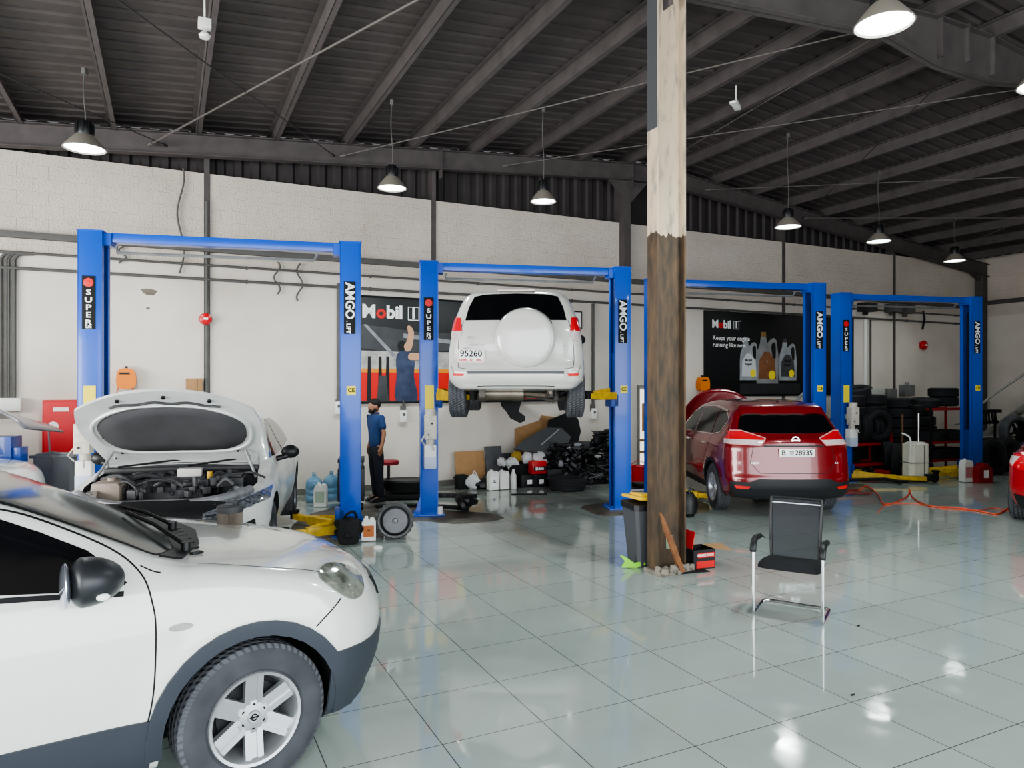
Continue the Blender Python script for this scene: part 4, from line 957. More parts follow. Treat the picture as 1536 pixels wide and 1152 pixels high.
for s in (-1, 1):
    pl = lambda pts: [(s*a, b) for a, b in pts]
    vw = 'L' if s == 1 else 'R'
    x4.decal('tail_lamp', pl([(.38,1.14),(.68,1.235),(.86,1.23),(.86,1.12),(.41,1.12)]), 'B', M_tail, off=.012, h=.02)
    x4.decal('tail_lamp_clear', pl([(.41,1.12),(.86,1.12),(.86,1.06),(.46,1.055)]), 'B', M_tailw, off=.012, h=.02)
    x4.decal('tail_lamp', [(-2.05,1.21),(-2.0,1.215),(-1.84,1.13),(-1.85,1.12),(-2.09,1.12)], vw, M_tail, off=.011, h=.02)
    x4.decal('tail_lamp_clear', [(-2.09,1.12),(-1.85,1.12),(-1.88,1.06),(-2.1,1.055)], vw, M_tailw, off=.011, h=.02)
    x4.seam('tail_lamp_trim', pl([(.38,1.14),(.66,1.24),(.85,1.235),(.86,1.06),(.46,1.05),(.38,1.14)]), 'B', mat('lamp_trim', 'd99a9a', .3), w=.014, off=.016, smooth=False)
    x4.decal('rear_reflector', pl([(.60,.47),(.80,.48),(.78,.44),(.64,.435)]), 'B', M_redp, off=.016, h=.04)
    x4.decal('side_window', [(.72,1.12),(.35,1.42),(-.1,1.52),(-.18,1.5),(-.18,1.14)], vw, M_glass)
    x4.decal('side_window', [(-.26,1.14),(-.24,1.52),(-.7,1.54),(-1.1,1.53),(-1.15,1.16)], vw, M_glass)
    x4.decal('side_window', [(-1.2,1.16),(-1.16,1.52),(-1.45,1.49),(-1.68,1.38),(-1.5,1.2)], vw, M_glass)
    x4.seam('window_chrome', [(.75,1.11),(.35,1.43),(-.1,1.55),(-.8,1.57),(-1.45,1.515),(-1.71,1.38),(-1.52,1.19),(-1.2,1.145),(.75,1.10)], vw, M_chrome, w=.016, off=.006, smooth=False)
    x4.seam('door_seam', [(-.22,.3),(-.22,1.12)], vw); x4.seam('door_seam', [(-1.0,.5),(-.92,.75),(-1.1,.95),(-1.18,1.12)], vw); x4.seam('door_seam', [(.85,.35),(.85,1.05)], vw)
    x4.decal('wheel_arch_cladding', arc(-1.35, .35, .45, 195, -15)+arc(-1.35, .35, .40, -15, 195), vw, MATS['bumper_black'], off=.01, h=.05)
    x4.decal('sill_cladding', [(.95,.26),(.95,.38),(-.95,.38),(-.95,.26)], vw, MATS['bumper_black'], off=.01)
    for hx in (-.05, -1.02):
        p = x4.hit(vw, hx, 1.0)[0]; mb = MB(); mb.tube([(hx-.1, p.y+s*.01, 1.0), (hx-.08, p.y+s*.04, 1.0), (hx+.08, p.y+s*.04, 1.0), (hx+.1, p.y+s*.01, 1.0)], .013); mb.build('door_handle', M_chrome, x4.root)
    mb = MB(); mb.ball((.72, s*1.04, 1.1), (.07, .11, .08), 14); mb.tube([(.75, s*.88, 1.04), (.73, s*.97, 1.07)], .03); mb.build('wing_mirror', P_red, x4.root, smooth=80)
p = x4.hit('B', 0, 1.13)[0]; mb = MB(); Mb = Matrix.Translation((p.x-.01, -.03, 1.12)) @ Matrix.Rotation(-PI/2, 4, 'Y')
mb.lathe([(.045, -.01), (.045, .004), (.058, .004), (.058, -.01)], 30, closed=True, M=Mb); mb.box((p.x-.014, -.03, 1.12), (.008, .13, .022), .003); mb.build('badge', M_chrome, x4.root)
rear_plate(x4, -.03, .95, .50, .115, [('B', .1, -.19, .0, M_blkm), ('28935', .1, .095, .0, M_blkm), ('DUBAI', .022, -.075, .015, mat('grey_print', '8b8b8b', .6)), ('U.A.E', .022, -.075, -.015, MATS['grey_print'])])
rear_text(x4, 'badge_letters', 'NISSAN', .045, M_chrome, .52, .80); rear_text(x4, 'badge_letters', '4x4', .035, M_chrome, -.62, .80)
mb = MB(); nn = 14; vs = []
for j in range(9):
    for i in range(nn+1):
        u_ = i/nn*2-1; t_ = j/8; wd = .80-.14*t_**3
        vs.append((-t_*.3, u_*wd, t_*.72+.05*math.cos(u_*1.5)*math.sin(PI*t_)-(.40*abs(u_)**2.2*t_)))
mb.add(vs, [(j*(nn+1)+i, j*(nn+1)+i+1, (j+1)*(nn+1)+i+1, (j+1)*(nn+1)+i) for j in range(8) for i in range(nn)])
o = mb.build('bonnet', P_red, x4.root, smooth=80); o.location = (1.25, 0, 1.08); o.rotation_euler = (0, R(38), 0)
s_ = o.modifiers.new('s', 'SOLIDIFY'); s_.thickness = .02
mb = MB(); mb.box((-2.0, .3, .33), (.3, .5, .12), .04); mb.tube([(-1.6, 0, .3), (-1.9, .2, .3)], .03); mb.box((-1.35, 0, .3), (.2, 1.1, .12), .03); mb.build('exhaust', M_grime, x4.root)

# ================================================================== red saloon at right edge
spec_s = dict(side=[(2.3,.45),(2.3,.62),(2.1,.78),(1.5,.92),(1.05,.97),(.6,1.2),(.2,1.38),(-.2,1.43),(-.7,1.42),(-1.2,1.28),(-1.6,1.10),(-2.05,1.04),(-2.2,1.0),(-2.27,.85),(-2.3,.6),(-2.27,.42),(-2.15,.27),(-1.9,.2),(0,.18),(2.0,.2),(2.22,.3)],
    W=[(.15,.78),(.3,.85),(.5,.90),(.7,.905),(.85,.89),(.95,.86),(1.05,.80),(1.2,.70),(1.43,.56)], cf=.4, cr=.38, pr=2.6, crown=.04, k=.1, taper=.06, flare=[(1.4,.42,.012),(-1.4,.42,.012)], res=(100,54,44))
sy = 11.6
rs = Car('sports_saloon', 'bright red saloon cut off by the right edge of the photo', 'car', (8.81, 10.67, 0), R(48), spec_s, P_red2)
rs.cuts((1.4, -1.4), .33, .385)
wheels(rs, (1.4, -1.4), 1.6, .33, .33, .24, .23, (5, .05, .05, .0, True), mat('rim_black', '1a1b1d', .35, .5))
for s in (-1, 1):
    pl = lambda pts: [(s*a, b) for a, b in pts]; vw = 'L' if s == 1 else 'R'
    rs.decal('tail_lamp', pl([(.45,.86),(.7,.95),(.85,.97),(.88,.8),(.6,.74)]), 'B', M_tail, off=.012, h=.04)
    rs.decal('tail_lamp', [(-2.3,.95),(-2.1,.96),(-1.86,.93),(-1.9,.84),(-2.05,.76),(-2.3,.74)], vw, M_tail, off=.012, h=.03)
    rs.decal('tail_lamp_clear', [(-2.02,.93),(-1.86,.93),(-1.9,.84),(-1.98,.80)], vw, M_tailw, off=.016, h=.03)
    rs.decal('side_window', [(.75,.99),(.3,1.26),(-.2,1.36),(-.7,1.34),(-1.15,1.18),(-1.25,1.06)], vw, M_glass)
rs.decal('diffuser', [(-.75,.22),(.75,.22),(.8,.42),(.5,.38),(-.5,.38),(-.8,.42)], 'B', M_blk, off=.014)
rs.decal('rear_window', [(-.8,-.5),(-1.45,-.55),(-1.45,.55),(-.8,.5)], 'T', M_glass, off=.006)
for s in (-1, 1):
    mb = MB(); mb.cyl((-2.25, s*.55, .3), (-2.1, s*.55, .3), .05, n=18, cap=False); mb.cyl((-2.2, s*.55, .3), (-2.1, s*.55, .3), .043, n=18); mb.build('exhaust_tip', M_chrome, rs.root)
mb = MB(); mb.box((-2.3, 0, .72), (.012, .5, .11), .003); mb.build('number_plate', M_wht, rs.root)

# ================================================================== white saloon with raised bonnet, nose to the camera
spec_k = dict(side=[(2.38,.45),(2.40,.58),(2.33,.70),(2.18,.78),(1.8,.88),(1.3,.96),(1.05,1.0),(.6,1.22),(.2,1.39),(-.2,1.45),(-.7,1.44),(-1.2,1.33),(-1.7,1.14),(-2.2,1.06),(-2.4,1.0),(-2.45,.7),(-2.4,.35),(-2.1,.22),(0,.18),(2.1,.2),(2.3,.3)],
    W=[(.15,.80),(.3,.87),(.5,.915),(.7,.925),(.82,.91),(.92,.88),(1.0,.83),(1.15,.75),(1.3,.68),(1.45,.56)], cf=.5, pf=2.6, cr=.25, crown=.04, k=.09, taper=.05, flare=[(1.42,.42,.012),(-1.42,.42,.012)], res=(120,56,46))
kh = math.atan2(-.975, .22)
zk = .12
kc = Car('saloon_car', 'dusty white saloon facing the camera with its bonnet propped open', 'car', (-3.61, 8.385, zk), kh, spec_k, P_white2)
mb = MB(); pl = [(1.12,-.72),(1.6,-.77),(1.95,-.70),(2.17,-.48),(2.24,-.2),(2.24,.2),(2.17,.48),(1.95,.70),(1.6,.77),(1.12,.72)]
mb.add([(x, y, .42) for x, y in pl]+[(x, y, 1.3) for x, y in pl], [tuple(range(9, -1, -1)), tuple(range(10, 20))]+[(i, (i+1) % 10, 10+(i+1) % 10, 10+i) for i in range(10)])
bay = mb.build('bay_cutter', mat('engine_bay', '3a3b3d', .7, noise=.5, nscale=8, col2='1c1d1e'))
kc.cuts((1.42, -1.42), .33, .385, [bay])
wheels(kc, (1.42, -1.42), 1.60, .30, .335, .228, .215, (5, .07, .09, .0, True), mat('rim_dark', '5a5c60', .4, .6))
M_eng = mat('engine_plastic', '3d3e41', .6, noise=.7, nscale=12, col2='1b1c1e')
M_engg = mat('engine_grey', '85868a', .5, .3, noise=.6, nscale=14)
for s in (-1, 1):
    vw = 'L' if s == 1 else 'R'
    kc.decal('side_window', [(.70,1.0),(.35,1.2),(-.12,1.355),(-.15,1.0)], vw, M_glass)
    kc.decal('side_window', [(-.22,1.0),(-.2,1.365),(-.7,1.36),(-1.15,1.22),(-1.25,1.04)], vw, M_glass)
    kc.seam('window_chrome', [(.75,.985),(.4,1.19),(-.1,1.375),(-.7,1.385),(-1.2,1.23),(-1.3,1.03)], vw, M_chrome, w=.014, off=.006, smooth=False)
    kc.seam('door_seam', [(-.18,.3),(-.18,.98)], vw); kc.seam('door_seam', [(.95,.3),(.92,.6),(.98,.92)], vw); kc.seam('door_seam', [(-1.0,.45),(-1.05,.7),(-1.25,.98)], vw)
    mb = MB(); mb.ball((.62, s*1.0, 1.04), (.07, .10, .075), 16); mb.tube([(.68, s*.86, .97), (.64, s*.98, 1.0)], .03, 8)
    if s == -1: mb.v = [(x_, y_*.94, z_-.03) for x_, y_, z_ in mb.v]
    mb.build('wing_mirror', M_blk, kc.root, smooth=80)
    pf = lambda pts: [(s*a, b) for a, b in pts]
    kc.decal('headlight', [(1.75,.84),(1.95,.80),(2.2,.74),(2.45,.70),(2.45,.62),(2.2,.645),(2.02,.67),(2.1,.73),(1.9,.76)], vw, mat('headlight_dark', '3c4046', .12, coat=1, noise=.6, nscale=30, col2='9a9ea4'), off=.01, h=.04)
    kc.decal('headlight', pf([(.4,.66),(.9,.79),(.9,.70),(.4,.60)]), 'F', MATS['headlight_dark'], off=.012, h=.04)
    kc.decal('bumper_intake', pf([(.62,.50),(.80,.56),(.82,.34),(.6,.33)]), 'F', M_blk, off=.01, h=.04)
kc.decal('grille', [(-.78,.58),(-.72,.72),(-.35,.765),(.35,.765),(.6,.72),(.5,.44),(-.5,.44)], 'F', M_blk, off=.012)
kc.decal('windscreen', [(1.0,-.6),(1.08,-.3),(1.09,0),(1.08,.3),(1.0,.6),(.5,.58),(.25,.5),(.2,0),(.25,-.5),(.5,-.58)], 'T', M_glass, off=.006)
mb = MB(); mb.box((1.16, 0, .93), (.12, 1.46, .06), .02); mb.tube([(1.2, -.6, .97), (1.12, -.1, 1.02), (1.08, .1, 1.03)], .01); mb.tube([(1.2, .05, .97), (1.12, .5, 1.02)], .01); mb.build('cowl_panel', M_blk, kc.root)
# engine bay contents
rnd = random.Random(4)
mb = MB(); mb.box((1.6, .02, .72), (.5, .62, .26), .05); mb.box((1.55, .02, .87), (.34, .5, .05), .03)
for k in range(60):
    x, y = rnd.uniform(1.3, 1.95), rnd.uniform(-.4, .5)
    mb.box((x, y, .84+rnd.uniform(-.06, .06)), (rnd.uniform(.03, .1), rnd.uniform(.03, .12), rnd.uniform(.03, .09)), .012, rz=rnd.uniform(0, 3))
for k in range(14):
    a = Vector((rnd.uniform(1.25, 2.0), rnd.uniform(-.6, .6), .85)); b_ = a+Vector((rnd.uniform(-.3, .3), rnd.uniform(-.4, .4), rnd.uniform(-.02, .05)))
    mb.tube(catmull([a, (a+b_)/2+Vector((0, 0, .06)), b_], 3, False), rnd.uniform(.01, .025), 8)
mb.build('engine', M_eng, kc.root)
mb = MB(); mb.box((1.7, -.52, .8), (.3, .26, .2), .05); mb.cyl((1.72, -.5, .9), (1.72, -.5, .93), .035); mb.build('washer_tank', mat('dusty_beige', '9a8c80', .6, noise=.4, nscale=12), kc.root)
mb = MB(); mb.box((1.62, .56, .8), (.24, .2, .2), .015); mb.box((1.62, .56, .91), (.2, .16, .03), .01); mb.build('battery', M_blk, kc.root)
mb = MB(); mb.box((1.45, .12, .93), (.12, .22, .08), .01, rz=.1); mb.build('filter_housing', mat('pale_box', 'c8c6c0', .6), kc.root)
mb = MB(); mb.cyl((1.6, .33, .88), (1.6, .33, .95), .025); mb.build('oil_cap', mat('cap_yellow', 'c79a2a', .5), kc.root)
mb = MB(); vs = []
mb.tube(catmull([(1.85, -.74, .80), (2.08, -.55, .76), (2.2, -.25, .73), (2.22, 0, .72), (2.2, .25, .73), (2.08, .55, .76), (1.85, .74, .80)], 5, False), .045, 8)
mb.box((2.08, 0, .7), (.12, 1.0, .1), .02); mb.box((1.98, 0, .6), (.05, 1.1, .3), .01)
mb.build('radiator_support', M_engg, kc.root)
# bonnet: hinged at the cowl
def bonnet_pt(u_, t_):          # u across, t from hinge to leading edge
    hl = 1.22; x = t_*hl - .24*abs(u_)**2.4*t_**2 ; wd = .70+.12*math.sin(min(1, t_*1.3)*PI/2)-.22*max(0, t_-.6)**1.5
    return x, u_*wd, .05*(1-u_*u_)*math.sin(PI*min(1, t_+.1)*.5)
nn, nt_ = 28, 20
def bonnet_grid(dz, inset=0):
    return [(lambda p: (p[0], p[1], p[2]+dz))(bonnet_pt((i/nn*2-1)*(1-inset), inset*.5+(j/nt_)*(1-inset))) for j in range(nt_+1) for i in range(nn+1)]
gf = [(j*(nn+1)+i, j*(nn+1)+i+1, (j+1)*(nn+1)+i+1, (j+1)*(nn+1)+i) for j in range(nt_) for i in range(nn)]
rim_ = [i for i in range(nn+1)]+[j*(nn+1)+nn for j in range(1, nt_+1)]+[nt_*(nn+1)+i for i in range(nn-1, -1, -1)]+[j*(nn+1) for j in range(nt_-1, 0, -1)]
mb = MB(); A = bonnet_grid(0); B_ = bonnet_grid(-.03); m_ = len(A)
mb.add(A+B_, gf+[tuple(m_+i for i in f[::-1]) for f in gf]+[(rim_[k], rim_[(k+1) % len(rim_)], m_+rim_[(k+1) % len(rim_)], m_+rim_[k]) for k in range(len(rim_))])
bn = mb.build('bonnet', P_white2, kc.root, smooth=50); bn.location = (1.06, 0, 1.0); bn.rotation_euler = (0, R(-36), 0)
# raised inner frame and the dark heat shield
def bpt(u_, t_, dz): x, y, z = bonnet_pt(u_, t_); return (x, y, z+dz)
sh = []
for k in range(48):
    a = 2*PI*k/48; c_, s__ = math.cos(a), math.sin(a); e_ = .5
    uu = .80*math.copysign(abs(c_)**.55, c_); tt = .48+.31*math.copysign(abs(s__)**.72, s__)+(.04*(1-uu*uu) if s__ < 0 else 0)
    sh.append((uu, tt))
mb = MB(); vs = [bpt(.0, .5, -.046)]; 
for f_ in (.33, .66, 1.0): vs += [bpt(u_*f_, .5+(t_-.5)*f_, -.046) for u_, t_ in sh]
vs += [bpt(u_*1.03, .5+(t_-.5)*1.03, -.03) for u_, t_ in sh]
fs = [(0, 1+k, 1+(k+1) % 48) for k in range(48)]
for r_ in range(3): fs += [(1+r_*48+k, 1+r_*48+(k+1) % 48, 1+(r_+1)*48+(k+1) % 48, 1+(r_+1)*48+k) for k in range(48)]
mb.add(vs, fs); mb.build('heat_shield', mat('shield_dark', '4b4a4d', .85, noise=.4, nscale=4), bn, smooth=60)
mb = MB(); mb.tube([bpt(-.6+.06*k, .86+.01*math.sin(k), -.04) for k in range(21)], .012, 6); mb.build('bonnet_seal', M_eng, bn)
mb = MB()
for f_ in (1.10,):
    pts = [bpt(u_*f_, .5+(t_-.5)*f_, -.032) for u_, t_ in sh]; mb.tube(pts, .02, 6, closed=True)
mb.build('inner_frame_rib', P_white2, bn, smooth=60)
mb = MB()
for u_ in (-.5, 0, .5): mb.cyl(bpt(u_, .93, -.03), bpt(u_, .93, -.05), .018)
for u_, t_ in ((-.8, .45), (.8, .45), (-.72, .2), (.72, .2)): mb.cyl(bpt(u_, t_, -.03), bpt(u_, t_, -.045), .014)
mb.build('bonnet_buffer', M_blk, bn)
rot = Matrix.Translation((1.06, 0, 1.0)) @ Matrix.Rotation(R(-36), 4, 'Y')
for s in (-1, 1):
    mb = MB(); top = rot @ Vector(bpt(s*.82, .22, -.04)); mb.tube([(1.45, s*.74, .86), top], .014, 8); mb.tube([(1.1, s*.72, .92), (1.12, s*.72, 1.1), rot @ Vector(bpt(s*.85, .12, -.04))], .012, 6)
    mb.build('gas_strut', M_galv, kc.root)
# oil filter standing on the near car's bonnet (air filter cartridge)
p = None
# ------------------------------------------------------------------ things on the gable wall (local frame: x along wall, z up, faces -y)
def wallthing(name, label, cat, px, z, off=.0, group=None):
    return thing(name, label, cat, WP(ws(px), z, off), WA, group)
def quad(mb, pts, y, mi=0): mb.add([(a, y, b) for a, b in pts], [tuple(range(len(pts)))], mi)
def flat(name, pts, y, m, parent, smooth=False):
    if smooth: pts = catmull(pts, 4)
    mb = MB(); mb.prism(pts, .0015, M=Matrix.Translation((0, y, 0))); return mb.build(name, m, parent)
M_pdark = mat('poster_dark', '1c1d20', .45, noise=.2); M_pgrey = mat('poster_grey', '8d8f94', .5, noise=.5, nscale=6, col2='4b4c50'); M_pskin = mat('poster_skin', 'c79a7a', .6)
M_pblue = mat('poster_navy', '2c3550', .6, noise=.5, nscale=5, col2='566384'); M_pbronze = mat('poster_bronze', '8b5a3c', .5, noise=.6, nscale=8); M_pdgrey = mat('poster_dgrey', '47484b', .5, noise=.6, nscale=3, col2='2a2a2c')
M_pore = mat('poster_orange', 'd98a2b', .5)
# poster 1
s0, s1 = ws(541)-.12, ws(848); zb, zt = 1.57, 3.50; Wd = s1-s0; Ht = zt-zb
r1 = thing('advert_poster', 'wide dark motor oil poster showing a mechanic under a car', 'poster', WP(s0, zb, .02), WA)
mb = MB(); mb.box((Wd/2, 0, Ht/2), (Wd, .03, Ht), .004); mb.build('poster_panel', M_pdark, r1)
# scene printed on it
flat('printed_floor', [(.05, .03), (Wd-.05, .03), (Wd-.05, .1), (.05, .1)], -.019, M_pdgrey, r1)
flat('printed_bench', [(.1, .05), (Wd-.5, .05), (Wd-.5, .56), (.1, .56)], -.02, M_redp, r1)
flat('printed_shelf', [(.05, .56), (Wd-.5, .56), (Wd-.5, .63), (.05, .63)], -.021, M_pore, r1)
flat('printed_wall', [(.05, .63), (Wd-.1, .63), (Wd-.1, .95), (.05, .95)], -.018, mat('poster_pale', 'b9b6b0', .6, noise=.6, nscale=7, col2='55555a'), r1)
flat('printed_car_underside', [(.05, 1.42), (.6, 1.38), (1.3, 1.3), (2.0, 1.32), (2.6, 1.2), (Wd-.3, 1.25), (Wd-.3, 1.0), (2.6, .95), (1.9, 1.0), (1.3, .92), (.5, .95), (.05, 1.0)], -.022, M_pdgrey, r1)
flat('printed_exhaust', [(.9, 1.28), (1.5, 1.22), (2.05, 1.16), (2.05, 1.09), (1.5, 1.14), (.9, 1.2)], -.024, M_pgrey, r1)
flat('printed_lift_arm', [(.15, 1.42), (.22, 1.42), (.76, .88), (.70, .84)], -.026, M_pgrey, r1)
for a in (.22, .42, .56): flat('printed_stand', [(a, .05), (a+.08, .05), (a+.02+.05, .85), (a+.02, .85)], -.026, M_pdark, r1)
flat('printed_jack', [(.4, .05), (.62, .05), (.58, .5), (.44, .5)], -.027, M_pdgrey, r1)
x = .86
flat('printed_mechanic', [(x-.1, .05), (x-.09, .5), (x-.1, .8), (x-.05, .93), (x+.05, .98), (x+.2, .93), (x+.26, .75), (x+.24, .5), (x+.3, .05)], -.028, M_pblue, r1, True)
flat('printed_head', [(x-.05+.13*math.cos(k*PI/6)*.62+.06, 1.05+.1*math.sin(k*PI/6)) for k in range(12)], -.0285, M_pdark, r1, True)
flat('printed_face', [(x+.08, .98), (x+.16, 1.0), (x+.17, 1.08), (x+.1, 1.12), (x+.05, 1.05)], -.030, M_pskin, r1, True)
flat('printed_arm', [(x+.13, .95), (x+.2, 1.02), (x+.24, 1.3), (x+.17, 1.42), (x+.11, 1.4), (x+.13, 1.25), (x+.06, 1.0)], -.031, M_pskin, r1, True)
flat('printed_arm', [(x+.15, .8), (x+.4, .82), (x+.5, 1.0), (x+.48, 1.15), (x+.42, 1.05), (x+.35, .93), (x+.16, .92)], -.031, M_pskin, r1, True)
flat('printed_machine', [(1.95, .2), (2.5, .2), (2.5, .5), (2.2, .62), (1.95, .55)], -.028, mat('poster_yellow', 'd8b23a', .5), r1)
flat('printed_machine', [(1.95, 1.62), (2.5, 1.55), (2.5, 1.35), (2.1, 1.35)], -.028, M_pore, r1)
for k in range(9):
    a = 2.05+k*.2; flat('printed_detail', [(a, .08), (a+.1, .06), (a+.14, .5+.05*(k % 3)), (a+.06, .52)], -.029, (M_pdgrey, M_pgrey, M_pdark)[k % 3], r1)
def mobil(parent, x, z, s, boxed=True):
    text('poster_letters', 'M', s, M_wht, parent, (x, -.022, z), off=s*.035, align='LEFT'); 
    text('poster_letters', 'o', s, M_redp, parent, (x+s*.80, -.022, z), off=s*.035, align='LEFT')
    text('poster_letters', 'bil', s, M_wht, parent, (x+s*1.36, -.022, z), off=s*.035, align='LEFT')
    xx = x+s*2.62; t = s*.035; w_, h_ = s*.62, s*.72
    mb = MB()
    for cx_, cz, a, b_ in ((xx+w_/2, z+h_/2, w_, t), (xx+w_/2, z-h_/2, w_, t), (xx, z, t, h_), (xx+w_, z, t, h_)): mb.box((cx_, -.022, cz), (a, .004, b_))
    mb.build('poster_emblem', M_wht, parent)
    text('poster_letters', '1', s*.85, M_wht, parent, (xx+w_/2-.0, -.022, z), off=s*.03)
    text('poster_letters', 'TM', s*.14, M_wht, parent, (xx+w_*1.3, -.022, z+h_*.55))
mobil(r1, .13, Ht-.28, .33)
mb = MB(); mb.box((Wd/2, -.01, .01), (Wd+.04, .04, .03)); mb.box((Wd/2, -.01, Ht), (Wd+.04, .04, .03)); mb.build('poster_frame', M_blkm, r1)
# poster 2
s0, s1 = ws(1055), ws(1279); zb, zt = 1.63, 3.60; Wd = s1-s0; Ht = zt-zb
r2 = thing('advert_poster', 'black motor oil poster with three oil bottles above the red car', 'poster', WP(s0, zb, .02), WA)
mb = MB(); mb.box((Wd/2, 0, Ht/2), (Wd, .03, Ht), .004); mb.build('poster_panel', mat('poster_black', '111214', .4), r2)
mobil(r2, ws(1066)-s0, Ht-.31, .25)
text('poster_letters', 'Keeps your engine\nrunning like new.', .15, M_wht, r2, (ws(1067)-s0, -.022, Ht-.70), align='LEFT', off=.001, lsp=1.05)
def pbottle(x, z, s, body, cap, lab, words):
    T = lambda P: [(x+a*s, z+b_*s) for a, b_ in P]
    flat('printed_bottle', T([(0, 0), (.62, 0), (.64, .5), (.60, .78), (.57, .93), (.5, .98), (.42, .96), (.3, .86), (.27, 1.0), (.12, 1.0), (.1, .86), (.02, .68), (0, .5)]), -.018-s*.001, body, r2, False)
    flat('printed_handle_gap', T([(.46, .58), (.54, .55), (.54, .84), (.48, .88), (.42, .8)]), -.022-s*.001, MATS['poster_black'], r2, True)
    flat('printed_cap', T([(.12, 1.0), (.27, 1.0), (.27, 1.1), (.12, 1.1)]), -.020-s*.001, cap, r2)
    flat('printed_label', T([(.06, .1), (.56, .1), (.52, .52), (.36, .68), (.22, .68), (.08, .5)]), -.021-s*.001, lab, r2, False)
    flat('printed_gauge', T([(.44+.1*math.cos(k*PI/6), .18+.1*math.sin(k*PI/6)) for k in range(12)]), -.0225-s*.001, M_yels, r2)
    text('poster_letters', words, .1*s, M_blkm if lab is not M_pbronze else M_wht, r2, (x+.29*s, -.026-s*.001, z+.46*s), off=.001)
M_psil = mat('poster_silver', 'a0a3a7', .4, noise=.5, nscale=3, col2='6b6e73')
b1, b2, b3 = ws(1108)-s0, ws(1133)-s0, ws(1167)-s0
pbottle(b1, .38, .92, M_psil, M_pgrey, mat('poster_label', 'c9cbce', .5), 'Mobil\nSuper'); pbottle(b3, .38, .92, M_psil, M_pdgrey, M_pdgrey, 'Mobil\nSuper')
pbottle(b2, .30, 1.12, mat('poster_silver2', '8f8f90', .4, noise=.5, nscale=3), mat('poster_gold', '8a6a3a', .5), M_pbronze, '1')
flat('printed_reflection', [(b1, .05), (b3+.7, .05), (b3+.7, .30), (b1, .30)], -.019, mat('poster_reflect', '2c2d2f', .5, noise=.5), r2)

# alarm bells, switch boxes, reels
def bell(px, py, r, label):
    z = wz(px, py); root = wallthing('alarm_bell', label, 'alarm bell', px, z)
    mb = MB(); mb.lathe([(r*.5, .0), (r*.55, .05), (r, .06), (r, .085), (r*.85, .12), (r*.4, .14), (0, .145)], 28, M=UPR); mb.build('bell_gong', M_red, root)
    mb = MB(); mb.box((0, -.02, 0), (r*1.3, .04, r*1.3), .01); mb.build('bell_base', M_red, root)
    mb = MB(); mb.box((0, -.148, 0), (r*.7, .004, r*.3)); mb.build('bell_label', M_wht, root)
bell(308, 479, .10, 'red alarm bell on the wall above the open white bonnet')
bell(1382, 518, .13, 'red alarm bell on the wall inside the farthest right lift')
def reel(px, py, label, s=1.):
    z = wz(px, py); root = wallthing('inspection_lamp_reel', label, 'cable reel', px, z)
    mb = MB(); mb.prism(catmull([(-.11, -.14), (.11, -.14), (.13, .05), (.08, .15), (-.08, .15), (-.13, .05)], 3), .16, M=Matrix.Translation((0, -.18, 0))); mb.build('reel_case', M_orange, root)
    mb = MB(); mb.box((-.02, -.185, .08), (.14, .01, .03)); mb.box((0, -.09, .17), (.04, .06, .05)); mb.build('reel_slot', M_blk, root)
    mb = MB(); mb.tube(catmull([(-.1, -.16, -.12), (-.14, -.1, -.25), (-.17, -.06, -.45), (-.16, -.05, -.7)], 4, False), .008, 6); mb.tube(catmull([(.08, -.16, -.13), (.12, -.1, -.22), (.2, -.06, -.36)], 4, False), .008, 6); mb.build('reel_cable', mat('cable_orange', 'e0603a', .5), root)
reel(190, 568, 'orange cable reel on the wall just right of first lift left post')
reel(1050, 576, 'orange cable reel on the wall left of the black oil bottle poster')
r = wallthing('junction_box', 'brown cardboard-coloured box on the wall behind the raised bonnet', 'box', 291, wz(291, 577)); mb = MB(); mb.box((0, -.06, 0), (.24, .12, .2), .008); mb.build('box_body', M_card, r); mb = MB(); mb.box((.05, -.122, 0), (.004, .004, .19)); mb.build('box_edge', M_cond, r)
r = wallthing('wall_box', 'white electrical wall box at the far left under vertical conduits', 'electrical box', 8, 1.62); mb = MB(); mb.box((0, -.08, 0), (.42, .16, .19), .01); mb.build('box_body', M_white, r); mb = MB(); mb.box((0, -.162, .0), (.38, .006, .15), .004); mb.build('box_door', M_white, r)
r = wallthing('hose_cabinet', 'red fire hose cabinet on the wall beside the first lift', 'cabinet', 99, wz(99, 640)); mb = MB(); mb.box((0, -.1, 0), (.56, .2, .82), .01); mb.build('cabinet_box', M_red, r)
mb = MB(); mb.box((0, -.205, 0), (.5, .01, .76), .004); d_ = mb.build('cabinet_door', mat('red_door', 'd02c30', .4), r)
mb = MB(); mb.lathe([(.03, 0), (.06, .004), (.07, .004), (.07, -.002)], 24, M=Matrix.Translation((-.14, -.212, .02)) @ UPR); mb.build('door_symbol', M_wht, d_); mb = MB(); mb.box((-.04, -.215, .27), (.2, .006, .06)); mb.build('door_label', M_wht, d_)
for px, z, lab in ((507, 1.5, 'white switch box on the wall left of first lift right post'), (604, 1.33, 'white socket box on the wall under the mechanic poster'), (889, 1.3, 'grey socket box on the wall beside second lift right post')):
    r = wallthing('socket_box', lab, 'switch box', px, z); mb = MB(); mb.box((0, -.04, 0), (.13, .08, .22), .008); mb.build('box_body', M_white, r); mb = MB(); mb.box((0, -.082, .03), (.05, .006, .05)); mb.build('switch_key', M_cond, r)
r = wallthing('electrical_panel', 'pale grey electrical panel on the wall behind the tyre piles', 'electrical box', 1308, 1.55); mb = MB(); mb.box((0, -.1, 0), (.5, .2, .5), .01); mb.build('panel_box', mat('panel_pale', 'b4b6b0', .5), r); mb = MB(); mb.box((.02, -.205, 0), (.44, .01, .44), .005); mb.build('panel_door', MATS['panel_pale'], r)
